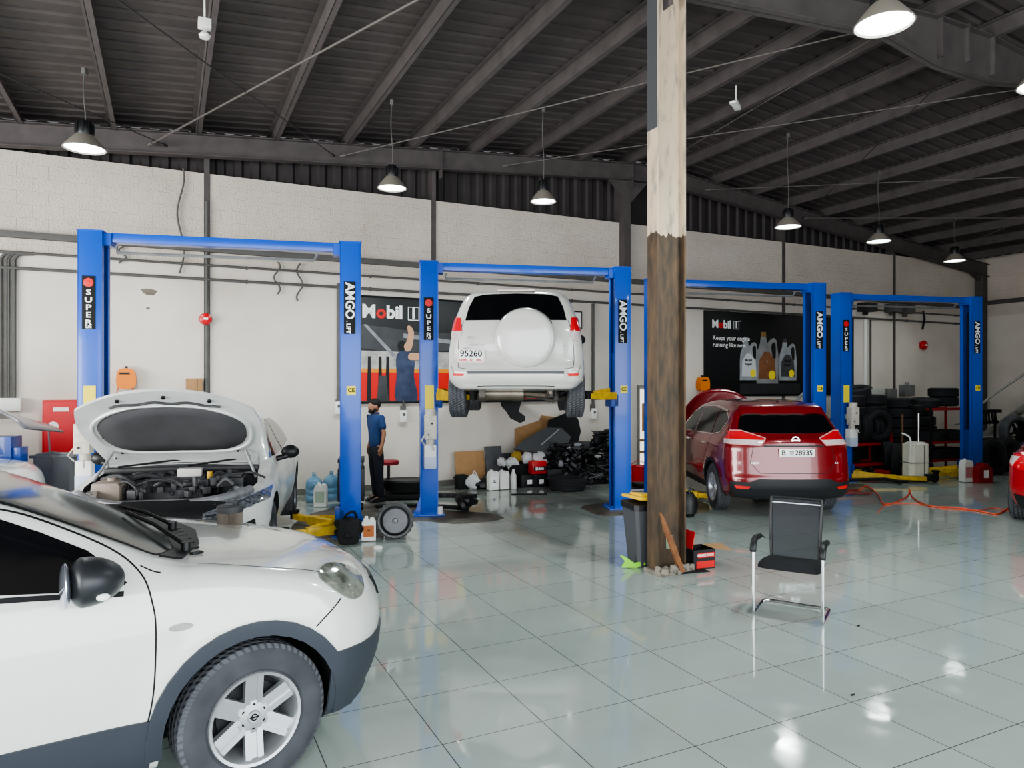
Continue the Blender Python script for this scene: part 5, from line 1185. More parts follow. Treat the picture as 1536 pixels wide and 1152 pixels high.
r = wallthing('electrical_panel', 'dark grey electrical panel right of the pale one above tyre piles', 'electrical box', 1326, 1.55); mb = MB(); mb.box((.06, -.1, 0), (.36, .2, .5), .01); mb.build('panel_box', M_galv, r)
r = wallthing('electrical_panel', 'small grey electrical box above the tyres, mid farthest lift', 'electrical box', 1355, 1.75); mb = MB(); mb.box((0, -.1, 0), (.4, .2, .3), .01); mb.cyl((0, -.1, .15), (0, -.1, .22), .05); mb.build('panel_box', M_galv, r)
for px, py, w_, lab in ((1293, 462, .4, 'dark speaker-like box on the conduits inside the farthest lift, left'), (1332, 463, .34, 'middle dark box on the conduits inside the farthest lift'), (1352, 465, .3, 'grey bracket box on the conduits inside the farthest lift, right')):
    r = wallthing('cable_box', lab, 'box', px, wz(px, py)); mb = MB(); mb.box((0, -.16, 0), (w_, .3, .22), .01); mb.box((0, -.1, -.14), (.08, .1, .1)); mb.build('box_body', M_cond if px != 1293 else mat('box_dark', '2e2d2d', .6), r)
r = wallthing('wall_hole', 'chipped hole patch in the plaster left of the red alarm bell', 'hole', 224, wz(224, 438)); mb = MB(); mb.ball((0, -.002, 0), (.11, .008, .05), 12, seed=5, amp=.3); mb.ball((-.02, -.002, -.26), (.03, .006, .02), 8); mb.build('bare_plaster', mat('bare_plaster', '7d7468', .9, noise=.6), r)
r = wallthing('cable_hook', 'small dark hook with cable under the conduits in farthest lift', 'hook', 1383, 3.62); mb = MB(); mb.tube(catmull([(0, -.03, .3), (.02, -.06, .1), (-.05, -.08, -.05), (-.03, -.04, -.2)], 4, False), .025, 8); mb.build('hook_cable', M_blk, r)
# small framed notice behind raised car
r = wallthing('framed_notice', 'small framed notice on the wall right of the raised white car', 'picture frame', 864, wz(864, 480)); mb = MB(); mb.box((0, -.015, 0), (.26, .03, .36), .004); mb.build('frame', M_blkm, r); mb = MB(); mb.box((0, -.032, 0), (.21, .004, .31)); mb.build('notice_sheet', M_wht, r)
# doorway between second lift and column; its glowing panel stands in for daylight
r = thing('doorway_opening', 'bright open doorway in the wall left of the brown column', 'doorway', WP(ws(964), 0, .005), WA)
mb = MB(); mb.box((0, 0, .95), (.22, .02, 1.7)); mb.build('daylight_panel', mat('daylight', 'fff6e6', .8, emit=.8), r)
mb = MB(); mb.box((-.13, -.02, .95), (.04, .06, 1.8)); mb.box((.13, -.02, .95), (.04, .06, 1.8)); mb.box((0, -.02, 1.87), (.3, .06, .05)); mb.build('door_frame', mat('frame_grey', '8c8b84', .6), r)
mb = MB(); mb.box((0.03, -.03, 1.2), (.14, .02, .6)); mb.box((.0, -.03, .7), (.2, .02, .05)); mb.box((.0, -.03, .45), (.2, .02, .05)); mb.build('seen_boxes', M_card, r)
mb = MB(); mb.lathe([(.15, 0), (.2, .3), (.21, .31), (.19, .31), (.14, .02), (0, .02)], 24); mb.tube([(-.2, 0, .31), (0, 0, .42), (.2, 0, .31)], .008)
gx, gy = G(958, 722); solo(mb, 'bucket', M_red, 'red plastic tub on the floor left of the brown column', 'bucket', (gx, gy, 0))
mb = MB(); mb.box((0, 0, .1), (.5, .35, .04), .02); mb.box((.1, 0, .15), (.25, .3, .08), .03); gx, gy = G(953, 733); solo(mb, 'engine_cover', M_blk, 'flat dark engine cover on the floor between second lift and column', 'car part', (gx, gy, -.08), .3)
mb = MB(); mb.box((0, 0, 0), (.6, .5, .01)); mb.box((.1, .1, .012), (.3, .3, .008), rz=.4); gx, gy = G(952, 735); solo(mb, 'paper_sheet', mat('pale_lilac', 'b9b3c8', .7), 'pale sheet of paper on the floor left of the brown column', 'paper', (gx+.1, gy+.1, .012), .3)

# ------------------------------------------------------------------ person standing behind the first lift
PX, PY = G(564, 752)
person = thing('person', 'bearded person in blue polo shirt and dark trousers looking left', 'person', (PX, PY, 0), R(38))
def skin(name, verts, edges, m, parent, sub=2, root=0):
    me = bpy.data.meshes.new(name); me.from_pydata([v[:3] for v in verts], edges, [])
    o = link(name, me); md = o.modifiers.new('s', 'SKIN'); md.use_smooth_shade = True
    for i, v in enumerate(verts):
        sv = me.skin_vertices[0].data[i]; r_ = v[3]; sv.radius = r_ if isinstance(r_, tuple) else (r_, r_); sv.use_root = (i == root)
    o.modifiers.new('u', 'SUBSURF').levels = sub
    dg = bpy.context.evaluated_depsgraph_get(); m2 = bpy.data.meshes.new_from_object(o.evaluated_get(dg)); o.modifiers.clear(); o.data = m2; m2.materials.clear(); m2.materials.append(m)
    m2.polygons.foreach_set('use_smooth', [True]*len(m2.polygons))
    o.parent = parent; return o
M_skin = mat('skin', '9c6f55', .55)
# faces -X (image left); y is depth: left arm towards the camera (-y)
f = -1
bv = [(0,0,.92,(.085,.105)), (0,0,1.08,(.07,.09)), (-.01,0,1.22,(.08,.10)), (.0,0,1.34,(.06,.08)), (-.005,0,1.42,.055), (-.02,0,1.47,.05),   # 0-5 spine, neck
      (-.035,0,1.525,(.075,.065)), (-.035,0,1.585,(.08,.068)),                                   # 6,7 head
      (.0,-.16,1.345,.035), (.04,-.21,1.12,.04), (.0,-.2,.92,.03), (-.01,-.19,.87,.03),            # 8-11 near arm
      (.0,.16,1.345,.035), (.04,.21,1.12,.04), (-.02,.2,.92,.03), (-.03,.19,.87,.03),
      (.0,-.09,.86,.06), (.0,-.1,.47,.04), (.03,-.1,.1,.03), (-.08,-.1,.04,.022),
      (.0,.09,.86,.06), (.02,.1,.47,.04), (.06,.1,.1,.03), (-.05,.1,.04,.022)]
be = [(0,1),(1,2),(2,3),(3,4),(4,5),(5,6),(6,7),(3,8),(8,9),(9,10),(10,11),(3,12),(12,13),(13,14),(14,15),(0,16),(16,17),(17,18),(18,19),(0,20),(20,21),(21,22),(22,23)]
# hands: five fingers each
for base, sy in ((11, -1), (15, 1)):
    b0 = bv[base]
    for k, (dx, ln) in enumerate(((-.03, .055), (-.014, .075), (.002, .08), (.016, .072))):
        bv.append((b0[0]+dx, b0[1]+.005*sy, b0[2]-.04, .013)); bv.append((b0[0]+dx-.006, b0[1]-.006*sy, b0[2]-.04-ln*.6, .011)); bv.append((b0[0]+dx-.012, b0[1]-.022*sy, b0[2]-.04-ln, .010))
        n_ = len(bv); be += [(base, n_-3), (n_-3, n_-2), (n_-2, n_-1)]
    bv.append((b0[0]-.035, b0[1]-.01*sy, b0[2]-.01, .011)); bv.append((b0[0]-.05, b0[1]-.02*sy, b0[2]-.045, .009)); n_ = len(bv); be += [(base, n_-2), (n_-2, n_-1)]
body = skin('body', bv, be, M_skin, None)
mb = MB()   # head features merged in as one mesh
mb.ball((-.035, 0, 1.555), (.095, .075, .115), 24); mb.ball((-.125, 0, 1.54), (.022, .016, .025), 10); mb.ball((-.03, -.076, 1.545), (.022, .012, .032), 10); mb.ball((-.03, .076, 1.545), (.022, .012, .032), 10); mb.ball((-.075, 0, 1.475), (.05, .045, .035), 12)
hd = mb.build('head', M_skin); 
bm = bmesh.new(); bm.from_mesh(body.data); bm.from_mesh(hd.data); bm.to_mesh(body.data); bm.free(); bpy.data.objects.remove(hd)
md = body.modifiers.new('r', 'REMESH'); md.mode = 'VOXEL'; md.voxel_size = .0065; md.use_smooth_shade = True
dg = bpy.context.evaluated_depsgraph_get(); m2 = bpy.data.meshes.new_from_object(body.evaluated_get(dg)); body.modifiers.clear(); body.data = m2; m2.materials.clear(); m2.materials.append(M_skin); body.parent = person
bm = bmesh.new(); bm.from_mesh(m2); seen = set(); isl = []
for v in bm.verts:
    if v.index in seen: continue
    st_ = [v]; seen.add(v.index); cur = []
    while st_:
        a = st_.pop(); cur.append(a)
        for e in a.link_edges:
            b2 = e.other_vert(a)
            if b2.index not in seen: seen.add(b2.index); st_.append(b2)
    isl.append(cur)
isl.sort(key=len)
print('ISL', [len(i) for i in isl])
bmesh.ops.delete(bm, geom=[v for i in isl[:-1] for v in i], context='VERTS'); bm.to_mesh(m2); bm.free()
mb = MB(); mb.ball((-.105, -.035, 1.562), (.01, .014, .008), 8); mb.ball((-.105, .035, 1.562), (.01, .014, .008), 8); mb.build('eye', M_wht, person)
mb = MB(); mb.ball((-.113, -.036, 1.562), (.005, .006, .006), 8); mb.ball((-.113, .036, 1.562), (.005, .006, .006), 8); mb.build('pupil', M_blkm, person)
M_hair = mat('black_hair', '141210', .8)
mb = MB(); mb.ball((-.02, 0, 1.59), (.1, .083, .098), 20, seed=2, amp=.03)
for i, v in enumerate(mb.v):
    v = list(v)
    if v[2] < 1.575: v[0] = max(v[0], .0); 
    v[2] = max(v[2], 1.50)
    mb.v[i] = tuple(v)
mb.build('hair', M_hair, person, smooth=80)
mb = MB(); mb.ball((-.075, 0, 1.475), (.062, .06, .045), 16); mb.ball((-.128, 0, 1.515), (.012, .025, .006), 8); mb.ball((-.05, -.066, 1.5), (.03, .012, .035), 8); mb.ball((-.05, .066, 1.5), (.03, .012, .035), 8); mb.build('beard', M_hair, person, smooth=80)
M_polo = mat('polo_blue', '23406f', .85, noise=.4, nscale=6)
sv = [(0,0,.83,(.13,.16)), (0,0,1.08,(.12,.145)), (-.01,0,1.22,(.13,.16)), (.0,0,1.34,(.11,.15)), (-.005,0,1.42,.07), (.0,-.17,1.37,.068), (.035,-.205,1.17,.058), (.0,.17,1.37,.068), (.035,.205,1.17,.058)]
skin('polo_shirt', sv, [(0,1),(1,2),(2,3),(3,4),(3,5),(5,6),(3,7),(7,8)], M_polo, person)
mb = MB(); mb.lathe([(.062, 0), (.075, .01), (.07, .03), (.058, .035)], 20, M=Matrix.Translation((-.012, 0, 1.425))); mb.build('polo_collar', M_polo, person)
tv = [(0,0,.97,(.10,.125)), (0,0,.84,(.11,.14)), (.0,-.09,.78,.1), (.0,-.1,.47,.078), (.03,-.1,.05,.065), (.0,.09,.78,.1), (.02,.1,.47,.078), (.06,.1,.05,.065)]
skin('trousers', tv, [(0,1),(1,2),(2,3),(3,4),(1,5),(5,6),(6,7)], mat('trousers_dark', '1b1d26', .9), person)
for x, y in ((.03, -.1), (.06, .1)):
    mb = MB(); mb.prism(catmull([(.05, 0), (.06, .07), (.0, .1), (-.06, .08), (-.15, .05), (-.18, .02), (-.17, 0)], 4), .09, M=Matrix.Translation((x, y-.045, 0))); mb.build('shoe', M_blk, person)
# ------------------------------------------------------------------ things on the floor
def place(px, py): x, y = G(px, py); return (x, y, 0)
def jug(label, loc, h, w, d, m, rz=0, lab=None, words=None, cap=None, group=None):
    root = thing('jug', label, 'jug', loc, rz, group)
    mb = MB(); prof = [(-w/2, .01), (-w/2, h*.72), (-w*.38, h*.86), (-w*.3, h*.93), (-w*.05, h*.93), (-w*.02, h*.86), (w*.1, h*.86), (w*.12, h*.93), (w*.36, h*.93), (w*.5, h*.8), (w*.5, .01)]
    mb.prism(prof, d, M=Matrix.Translation((0, -d/2, 0))); mb.build('jug_body', m, root, smooth=40)
    mb = MB(); mb.cyl((-w*.17, 0, h*.92), (-w*.17, 0, h), w*.13); mb.build('jug_cap', cap or m, root)
    if lab:
        mb = MB(); mb.box((0, -d/2-.002, h*.42), (w*.75, .004, h*.45)); l_ = mb.build('jug_label', lab, root)
        if words: text('label_letters', words, w*.16, M_blkm, l_, (0, -d/2-.006, h*.45), off=.001)
def bottle5(label, loc, group=None):
    root = thing('water_bottle', label, 'water bottle', loc, 0)
    mb = MB(); mb.lathe([(0, 0), (.12, 0), (.135, .015), (.135, .1), (.128, .11), (.135, .12), (.135, .2), (.128, .21), (.135, .22), (.135, .31), (.12, .35), (.06, .4), (.028, .42), (.028, .45)], 32)
    mb.build('bottle_body', mat('water_blue', '6f9fc0', .12, coat=.6, alpha=.78), root, smooth=60)
    mb = MB(); mb.cyl((0, 0, .44), (0, 0, .48), .032); mb.build('bottle_cap', mat('cap_pale', '9fb6c4', .5), root)
bottle5('blue water bottle nearest the white saloon', place(471, 752)); bottle5('blue water bottle beside the blue lift post, middle of three', place(497, 749)); bottle5('blue water bottle partly hidden behind the blue lift post', place(511, 745))
jug('white oil jug standing among the blue water bottles', place(481, 760), .38, .19, .12, M_white, lab=mat('label_green', 'a9b8a4', .6))
jug('white and orange oil jug beside the round gearbox', place(553, 811), .30, .17, .1, M_white, .2, lab=mat('label_orange', 'b96a33', .5), words='OIL', cap=M_white)
# gearbox
gx, gy, _ = place(590, 812); root = thing('gearbox', 'round cast metal gearbox standing on tiles beside the orange oil jug', 'gearbox', (gx, gy+.14, 0), .15)
Mg = Matrix.Translation((0, 0, .235)) @ UPR
mb = MB(); mb.lathe([(.15, .05), (.21, .06), (.225, .05), (.225, -.0), (.2, -.04), (.17, -.2), (.1, -.3), (0, -.32)], 44, M=Mg)
for k in range(20):
    a = 2*PI*k/20; mb.cyl((.222*math.cos(a), -.05, .235+.222*math.sin(a)), (.222*math.cos(a), -.0, .235+.222*math.sin(a)), .014, n=8)
mb.box((0, .1, .04), (.26, .25, .08), .01); mb.box((-.2, .1, .2), (.1, .2, .2), .02); mb.build('gearbox_housing', M_alu, root)
mb = MB(); mb.lathe([(0, .075), (.03, .08), (.035, .06), (.165, .055), (.175, .07), (.185, .07), (.185, .03)], 44, M=Mg); mb.build('flywheel_ring', mat('ring_dark', '2c2c2e', .4, .7), root)
mb = MB(); mb.lathe([(.05, .066), (.15, .066), (.155, .06)], 40, M=Mg); mb.lathe([(0, .095), (.028, .09), (.03, .06)], 20, M=Mg)
for k in range(6): a = k*PI/3; mb.cyl((.13*math.cos(a), -.062, .235+.13*math.sin(a)), (.13*math.cos(a), -.074, .235+.13*math.sin(a)), .01, n=8)
mb.build('torque_converter', mat('conv_grey', '77777a', .45, .7, noise=.5), root)
gx, gy, _ = place(520, 818); mb = MB(); mb.box((0, 0, .15), (.26, .24, .3), .07)
for k in range(7): mb.ball((random.uniform(-.1, .1), random.uniform(-.1, .1), random.uniform(.1, .3)), (.08, .08, .06), 10, seed=k, amp=.2)
mb.tube(catmull([(-.05, 0, .3), (-.02, -.05, .36), (.06, 0, .38), (.1, .05, .3)], 4, False), .015); solo(mb, 'tool_bag', M_blkm, 'lumpy black bag on the floor in front of first lift right post', 'bag', (gx, gy+.1, 0), .2)
mb = MB(); mb.lathe([(0, 0), (.05, 0), (.055, .02), (.04, .03), (0, .03)], 20); gx, gy, _ = place(567, 823); solo(mb, 'lid', M_white, 'small white round lid on the tiles before the gearbox', 'lid', (gx, gy, 0))
# low trolley and lying bumpers behind the lift
gx, gy, _ = place(608, 748); root = thing('oil_pan', 'wide black drain pan on low frame left of the second lift', 'drain pan', (gx, gy, 0), .1)
mb = MB(); mb.lathe([(.36, .32), (.4, .33), (.41, .3), (.38, .26), (.3, .14), (0, .12)], 36, M=Matrix.Diagonal((1.1, .6, 1, 1))); mb.build('pan_bowl', M_blk, root)
mb = MB(); mb.box((0, 0, .06), (.7, .4, .08), .02)
for a in (-.28, .28): mb.cyl((a, -.2, .03), (a, .2, .03), .03)
mb.build('pan_frame', M_blkm, root)
def arcpart(name, label, loc, rz, R0, w_, h_, m, a0=20, a1=160, z=0.0, cat='car part', sx=1.):
    mb = MB(); pts = [(R0*math.cos(R(a))*sx, R0*.35*math.sin(R(a)), z+h_/2) for a in np.linspace(a0, a1, 15)]
    for i in range(14):
        a, b_ = Vector(pts[i]), Vector(pts[i+1]); e = b_-a; mb.box((a+b_)/2, (e.length*1.1, w_, h_), .01, rz=math.atan2(e.y, e.x))
    return solo(mb, name, m, label, cat, loc, rz)
arcpart('bumper_beam', 'curved black bumper strip on the floor right of the stool', place(645, 750), .1, .8, .12, .07, M_blk)
arcpart('bumper_beam', 'second black bumper strip flat on the floor by second lift base', place(625, 765), -.1, .7, .1, .05, M_blkm)
gx, gy, _ = place(553, 775); root = thing('tool_trolley', 'dark tool trolley behind first lift right post beside the person', 'trolley', (gx-.42, gy+.75, 0), .2)
mb = MB(); mb.box((0, 0, .38), (.4, .5, .5), .02); mb.box((0, 0, .75), (.4, .5, .05), .01)
for a in (-.17, .17): mb.box((a, -.23, .55), (.03, .03, .45)); mb.box((a, .23, .55), (.03, .03, .45))
mb.build('trolley_body', mat('trolley_dark', '23262d', .5), root)
for a in (-.16, .16):
    mb = MB(); mb.cyl((a-.02, -.2, .05), (a+.02, -.2, .05), .05); mb.build('caster', M_blk, root)
gx, gy, _ = place(583, 745); root = thing('work_stool', 'red topped workshop stool behind the person', 'stool', (gx, gy, 0))
mb = MB(); mb.lathe([(0, .62), (.16, .62), (.18, .6), (.17, .55), (0, .54)], 24); mb.build('seat', mat('seat_red', '9c2a34', .5), root)
mb = MB(); mb.cyl((0, 0, .1), (0, 0, .55), .025); mb.build('pole', M_blk, root)
for k in range(4):
    a = k*PI/2+.4; mb = MB(); mb.tube([(0, 0, .12), (.2*math.cos(a), .2*math.sin(a), .06)], .018); mb.ball((.2*math.cos(a), .2*math.sin(a), .03), .03, 10); mb.build('leg', M_blk, root)
mb = MB(); mb.lathe([(.02, .0), (.16, .0), (.17, .06), (.1, .1), (.05, .2), (.03, .22), (0, .22)], 20, M=Matrix.Rotation(R(60), 4, 'Y')); mb.ball((.12, 0, .08), (.16, .1, .08), 12, seed=8, amp=.2)
gx, gy, _ = place(690, 765); solo(mb, 'car_horn', M_blk, 'black plastic air duct lying right of second lift left post', 'car part', (gx, gy, .05), .3)
mb = MB(); mb.cyl((0, 0, 0), (0, 0, .13), .04); gx, gy, _ = place(660, 773); solo(mb, 'spray_can', M_white, 'small white can at the foot of second lift left post', 'can', (gx, gy, 0))
# ------------------------------------------------------------------ things leaning on the wall below the raised car
def onwall(px, off): s_ = ws(px, off); return WP(s_, 0, off)
def slab(name, label, px, off, w_, h_, t_, m, lean=10, cat='panel', poly=None, z=0):
    mb = MB()
    if poly: mb.prism(poly, t_)
    else: mb.box((0, t_/2, h_/2), (w_, t_, h_), min(.01, t_*.3))
    o = mb.build(name, m); o.location = (*onwall(px, off)[:2], z); o.rotation_euler = (R(-lean), 0, WA); return tag(o, label, cat)
slab('cardboard_sheet', 'brown cardboard sheet leaning on the wall under the raised car', 708, .30, .60, .66, .02, M_card, 12)
slab('radiator_panel', 'grey ribbed radiator leaning right of the brown cardboard sheet', 744, .38, .34, .74, .05, mat('rad_grey', '56565a', .7, noise=.4), 10)
slab('radiator_panel', 'low dark grey panel leaning behind the white bags', 772, .26, .5, .58, .04, mat('rad_grey2', '4a4a4c', .7, noise=.4), 8)
slab('radiator_panel', 'dark square radiator leaning by second lift right post', 888, .45, .36, .74, .06, M_blkm, 8)
slab('cardboard_box', 'flattened cardboard behind the black bonnet pieces', 812, .2, .62, .9, .04, M_card, 8, poly=[(-.55, .3), (.5, .3), (.5, 1.1), (.1, 1.15), (.05, 1.05), (-.5, .9)], z=.15)
slab('black_panel', 'large matt black bonnet panel on top of the scrap pile', 858, .55, .8, .8, .04, M_blkm, 16, poly=[(-.55, .1), (-.45, .45), (.05, .62), (.22, .45), (.24, .2), (.1, -.1), (-.2, -.12)], z=.78)
slab('black_panel', 'grey splash shield lying slanted beneath the big black panel', 815, .75, .8, .8, .03, mat('shield_grey', '4c4d50', .6), 30, poly=[(-.62, .1), (-.3, .3), (.2, .52), (.55, .5), (.7, .3), (.5, .05), (.1, -.05)], z=.62)
mb = MB(); mb.tube([(0, 0, 0), (.38, 0, .28)], .015); o = solo(mb, 'metal_strip', M_steel, 'thin shiny metal strip lying on the slanted grey shield', 'strip', (*onwall(812, .9)[:2], .78), WA)
mb = MB(); mb.box((0, 0, .13), (.2, .2, .26), .02); mb.box((0, 0, .2), (.23, .22, .03)); solo(mb, 'crate', M_blkm, 'small black crate left of the white bag by the cardboard', 'crate', (*onwall(692, .55)[:2], 0), WA)
mb = MB(); mb.ball((0, 0, .13), (.14, .12, .14), 14, seed=11, amp=.16); mb.tube([(-.03, 0, .24), (.02, 0, .34), (.08, 0, .24)], .012); solo(mb, 'carrier_bag', mat('bag_white', 'cfd0d0', .5), 'white carrier bag on the floor before the brown cardboard sheet', 'bag', (*onwall(710, .7)[:2], 0), WA)
mb = MB(); mb.ball((0, 0, .09), (.2, .12, .1), 12, seed=12, amp=.25); mb.ball((.1, 0, .17), (.09, .09, .1), 10, seed=13, amp=.2); solo(mb, 'rubbish_bag', M_blk, 'small black bag between the white carrier bag and white jugs', 'bag', (*onwall(724, .75)[:2], 0), WA)
jug('white jug with green lettering, left of the white jug pair', (*onwall(739, .95)[:2], 0), .37, .18, .14, M_white, WA, lab=M_wht, words='OIL\nGEAR', cap=M_white)
jug('plain white jug right of the jug with green lettering', (*onwall(755, .95)[:2], 0), .36, .18, .14, M_white, WA)
mb = MB(); mb.lathe([(0, 0), (.055, 0), (.058, .02), (.058, .24), (.03, .3), (.022, .36), (0, .365)], 20); solo(mb, 'fluid_bottle', M_white, 'slim white bottle standing right of the two white jugs', 'bottle', (*onwall(770, .95)[:2], 0))
def carbattery(label, px, off, z, red, rz=0):
    root = thing('car_battery', label, 'car battery', (*onwall(px, off)[:2], z), WA+rz)
    mb = MB(); mb.box((0, 0, .11), (.3, .18, .22), .01); mb.build('battery_case', M_red if red else M_blk, root)
    mb = MB(); mb.box((0, 0, .225), (.29, .17, .02), .004); mb.cyl((-.1, .03, .23), (-.1, .03, .25), .012); mb.cyl((.1, .03, .23), (.1, .03, .25), .012); mb.build('battery_top', M_blk if not red else M_redp, root)
    mb = MB(); mb.box((.02, -.092, .1), (.1 if not red else .28, .004, .08)); l_ = mb.build('battery_label', M_wht if not red else M_blkm, root)
    if red: text('label_letters', 'Eldrin', .075, M_wht, l_, (0, -.097, .1), off=.002)
carbattery('black car battery on the floor, left below the red battery', 790, .85, 0, False); carbattery('black car battery with white sticker directly under the red battery', 807, .9, 0, False, .1); carbattery('red battery with white lettering stacked on black batteries', 806, .9, .245, True)
for px, off, z, rr, lab, m in ((768, .6, .42, .13, 'white plastic bag lying on clutter behind the slim bottle', MATS['bag_white']), (775, .55, .55, .1, 'mustard yellow rag bundle on top of the white bags', mat('mustard', 'a98a35', .8)), (793, .6, .5, .15, 'white and purple bag left of the slanted grey shield', MATS['bag_white']), (810, .8, .52, .13, 'crumpled white bag resting above the red battery', MATS['bag_white']), (752, .5, .45, .09, 'pale rag beside the grey ribbed radiator', MATS['bag_white'])):
    mb = MB(); mb.ball((0, 0, 0), (rr, rr*.8, rr*.9), 14, seed=int(px), amp=.22); mb.ball((rr*.5, 0, -rr*.4), (rr*.7, rr*.6, rr*.6), 12, seed=int(px)+1, amp=.2); solo(mb, 'crumpled_bag', m, lab, 'bag', (*onwall(px, off)[:2], z), WA)
mb = MB(); mb.box((0, 0, .2), (.45, .35, .4), .03); mb.box((.1, 0, .36), (.2, .3, .1), .03); solo(mb, 'storage_crate', M_blkm, 'black crate under the plastic bags beside the batteries', 'crate', (*onwall(778, .55)[:2], 0), WA)
def scrap(label, px, off, n, w_, h_, d_, seed):
    rn = random.Random(seed); mb = MB()
    for k in range(n):
        h = rn.random()**1.3*h_; f_ = 1-.6*h/h_
        c = (rn.uniform(-w_/2, w_/2)*f_, rn.uniform(-d_/2, d_/2)*f_, h+.04); t_ = rn.random()
        if t_ < .4: mb.box(c, (rn.uniform(.06, .25), rn.uniform(.03, .15), rn.uniform(.02, .09)), .01, rz=rn.uniform(0, 3), M=Matrix.Translation(c) @ Matrix.Rotation(rn.uniform(-.9, .9), 4, 'Y') @ Matrix.Translation([-q_ for q_ in c]), mi=rn.choice((0, 0, 0, 0, 1)))
        elif t_ < .7: mb.tube(catmull([c, Vector(c)+Vector((rn.uniform(-.2, .2), rn.uniform(-.1, .1), rn.uniform(-.03, .12))), Vector(c)+Vector((rn.uniform(-.3, .3), rn.uniform(-.1, .1), rn.uniform(-.03, .05)))], 3, False), rn.uniform(.008, .03), 7, mi=rn.choice((0, 0, 1)))
        else: mb.ball((c[0], c[1], c[2]+.02), (rn.uniform(.03, .1), rn.uniform(.03, .08), rn.uniform(.03, .07)), 9, seed=k, amp=.3, mi=rn.choice((0, 0, 0, 0, 2)))
    mb.box((0, 0, h_*.22), (w_*.75, d_*.6, h_*.44), .03)
    o = mb.build('scrap_pile', [M_blk, mat('scrap_grey', '5d5e62', .5, .4), mat('scrap_pale', '9a9ca0', .5)]); o.location = (*onwall(px, off)[:2], 0); o.rotation_euler = (0, 0, WA)
    return tag(o, label, 'scrap', kind='stuff')
scrap('tangled heap of black plastic car scrap behind the lying tyre', 848, .75, 230, 1.3, .72, .6, 3)
scrap('tangled heap of black hoses and brackets against second lift right post', 905, .75, 150, .7, .95, .5, 5)
scrap('low scatter of dark scrap in front of the right heap', 893, 1.0, 70, .9, .22, .5, 6)
arcpart('bumper_beam', 'black bumper curving over the top of the scrap heap', (*onwall(852, .7)[:2], .62), WA, .55, .1, .16, M_blk, 10, 150)
M_tyreo = mat('tyre_old', '222326', .8, noise=.5, nscale=12)
tm0 = tyre_mesh(.335, .215, .225, M_tyreo)
def tyre(label, loc, rot=(0, 0, 0), group=None, sc=1.):
    o = link('tyre', tm0); o.location = loc; o.rotation_euler = rot; o.scale = (sc, sc, sc); return tag(o, label, 'tyre', group)
gx, gy, _ = place(853, 738); tyre('grey used tyre lying flat on tiles under the raised car', (gx, gy+.3, .115))
# hand tools and floor dirt
mb = MB(); mb.box((0, 0, .01), (.6, .03, .02), .005); mb.cyl((.3, -.03, .012), (.3, .03, .012), .02); gx, gy, _ = place(793, 742); solo(mb, 'breaker_bar', M_blkm, 'long black breaker bar lying on tiles before the batteries', 'tool', (gx, gy, 0), .05)
mb = MB(); mb.box((0, 0, .01), (.5, .02, .02)); gx, gy, _ = place(680, 741); solo(mb, 'metal_rod', M_blkm, 'thin dark rod on the floor left of the black crate', 'rod', (gx, gy, 0), .15)
# bare concrete patches where tiles stop below the lifts
def patch(label, pts, col, seed):
    P = catmull([G(*p) for p in pts], 5); rn = random.Random(seed); P = [(x+rn.uniform(-.02, .02), y+rn.uniform(-.02, .02)) for x, y in P]
    mb = MB(); n = len(P); mb.add([(x, y, .003) for x, y in P]+[(x, y, .0) for x, y in P], [tuple(range(n))]+[(i, (i+1) % n, n+(i+1) % n, n+i) for i in range(n)])
    solo(mb, 'floor_patch', mat('concrete_'+col, col, .55, noise=.8, nscale=3.5, col2='2e2b28'), label, 'patch', smooth=180)
patch('dirty bare concrete strip along the foot of the first and second lift', [(440, 800), (560, 808), (600, 786), (640, 782), (690, 786), (752, 779), (740, 771), (680, 766), (640, 762), (560, 755), (470, 770)], '6f6962', 1)
patch('dark oily concrete patch at the foot of second lift right post', [(872, 760), (905, 774), (960, 770), (955, 760), (920, 754)], '5e5850', 2)
patch('oily brown floor patch left of the red car rear wheel', [(1030, 770), (1060, 768), (1062, 757), (1045, 752), (1030, 757)], '6a604c', 3)
patch('stained floor patch beneath the farthest lift left arm', [(1268, 735), (1310, 738), (1300, 728), (1275, 726)], '6d5f45', 4)
# small litter on the tiles
for px, py, lab in ((698, 777, 'small black bolt on the tiles under the raised car'), (1286, 940, 'tiny dark screw on tiles right of the chair'), (1277, 1044, 'small dark chip on the tiles near the front')):
    mb = MB(); mb.cyl((0, 0, .006), (.025, 0, .006), .005, n=6); gx, gy, _ = place(px, py); solo(mb, 'bolt', M_blkm, lab, 'bolt', (gx, gy, 0), .4)

# ------------------------------------------------------------------ right-hand corner: racks, tyres, oil drainer, cans
M_rack = mat('rack_red', 'a5151c', .45)
def rack(label, px, Y, w_, levels, h_, d_=.55):
    x, y = at(px, Y); root = thing('tyre_rack', label, 'rack', (x, y, 0), WA*.9)
    for a in (-w_/2, w_/2):
        for b_ in (-d_/2, d_/2):
            mb = MB(); mb.box((a, b_, h_/2), (.04, .04, h_)); mb.build('upright', M_rack if a > 0 else M_blkm, root)
    for z in levels:
        mb = MB(); mb.box((0, -d_/2, z), (w_, .04, .06)); mb.box((0, d_/2, z), (w_, .04, .06)); mb.box((0, 0, z-.01), (w_, d_, .015)); mb.build('shelf', M_rack, root)
    return root
GR = 'used tyres piled by the back wall'; GL = 'black used tyre in the piles on and around the red racks'
rack('left red tyre rack behind the farthest lift left post', 1290, 15.6, 1.25, (.18, .62), .9)
rack('right red tyre rack behind the white oil drainer', 1408, 16.2, 1.25, (.22, .62, 1.36), 1.42)
tyA, tyB = at(1290, 15.6), at(1408, 16.2); ca_, sa_ = math.cos(WA*.9), math.sin(WA*.9)
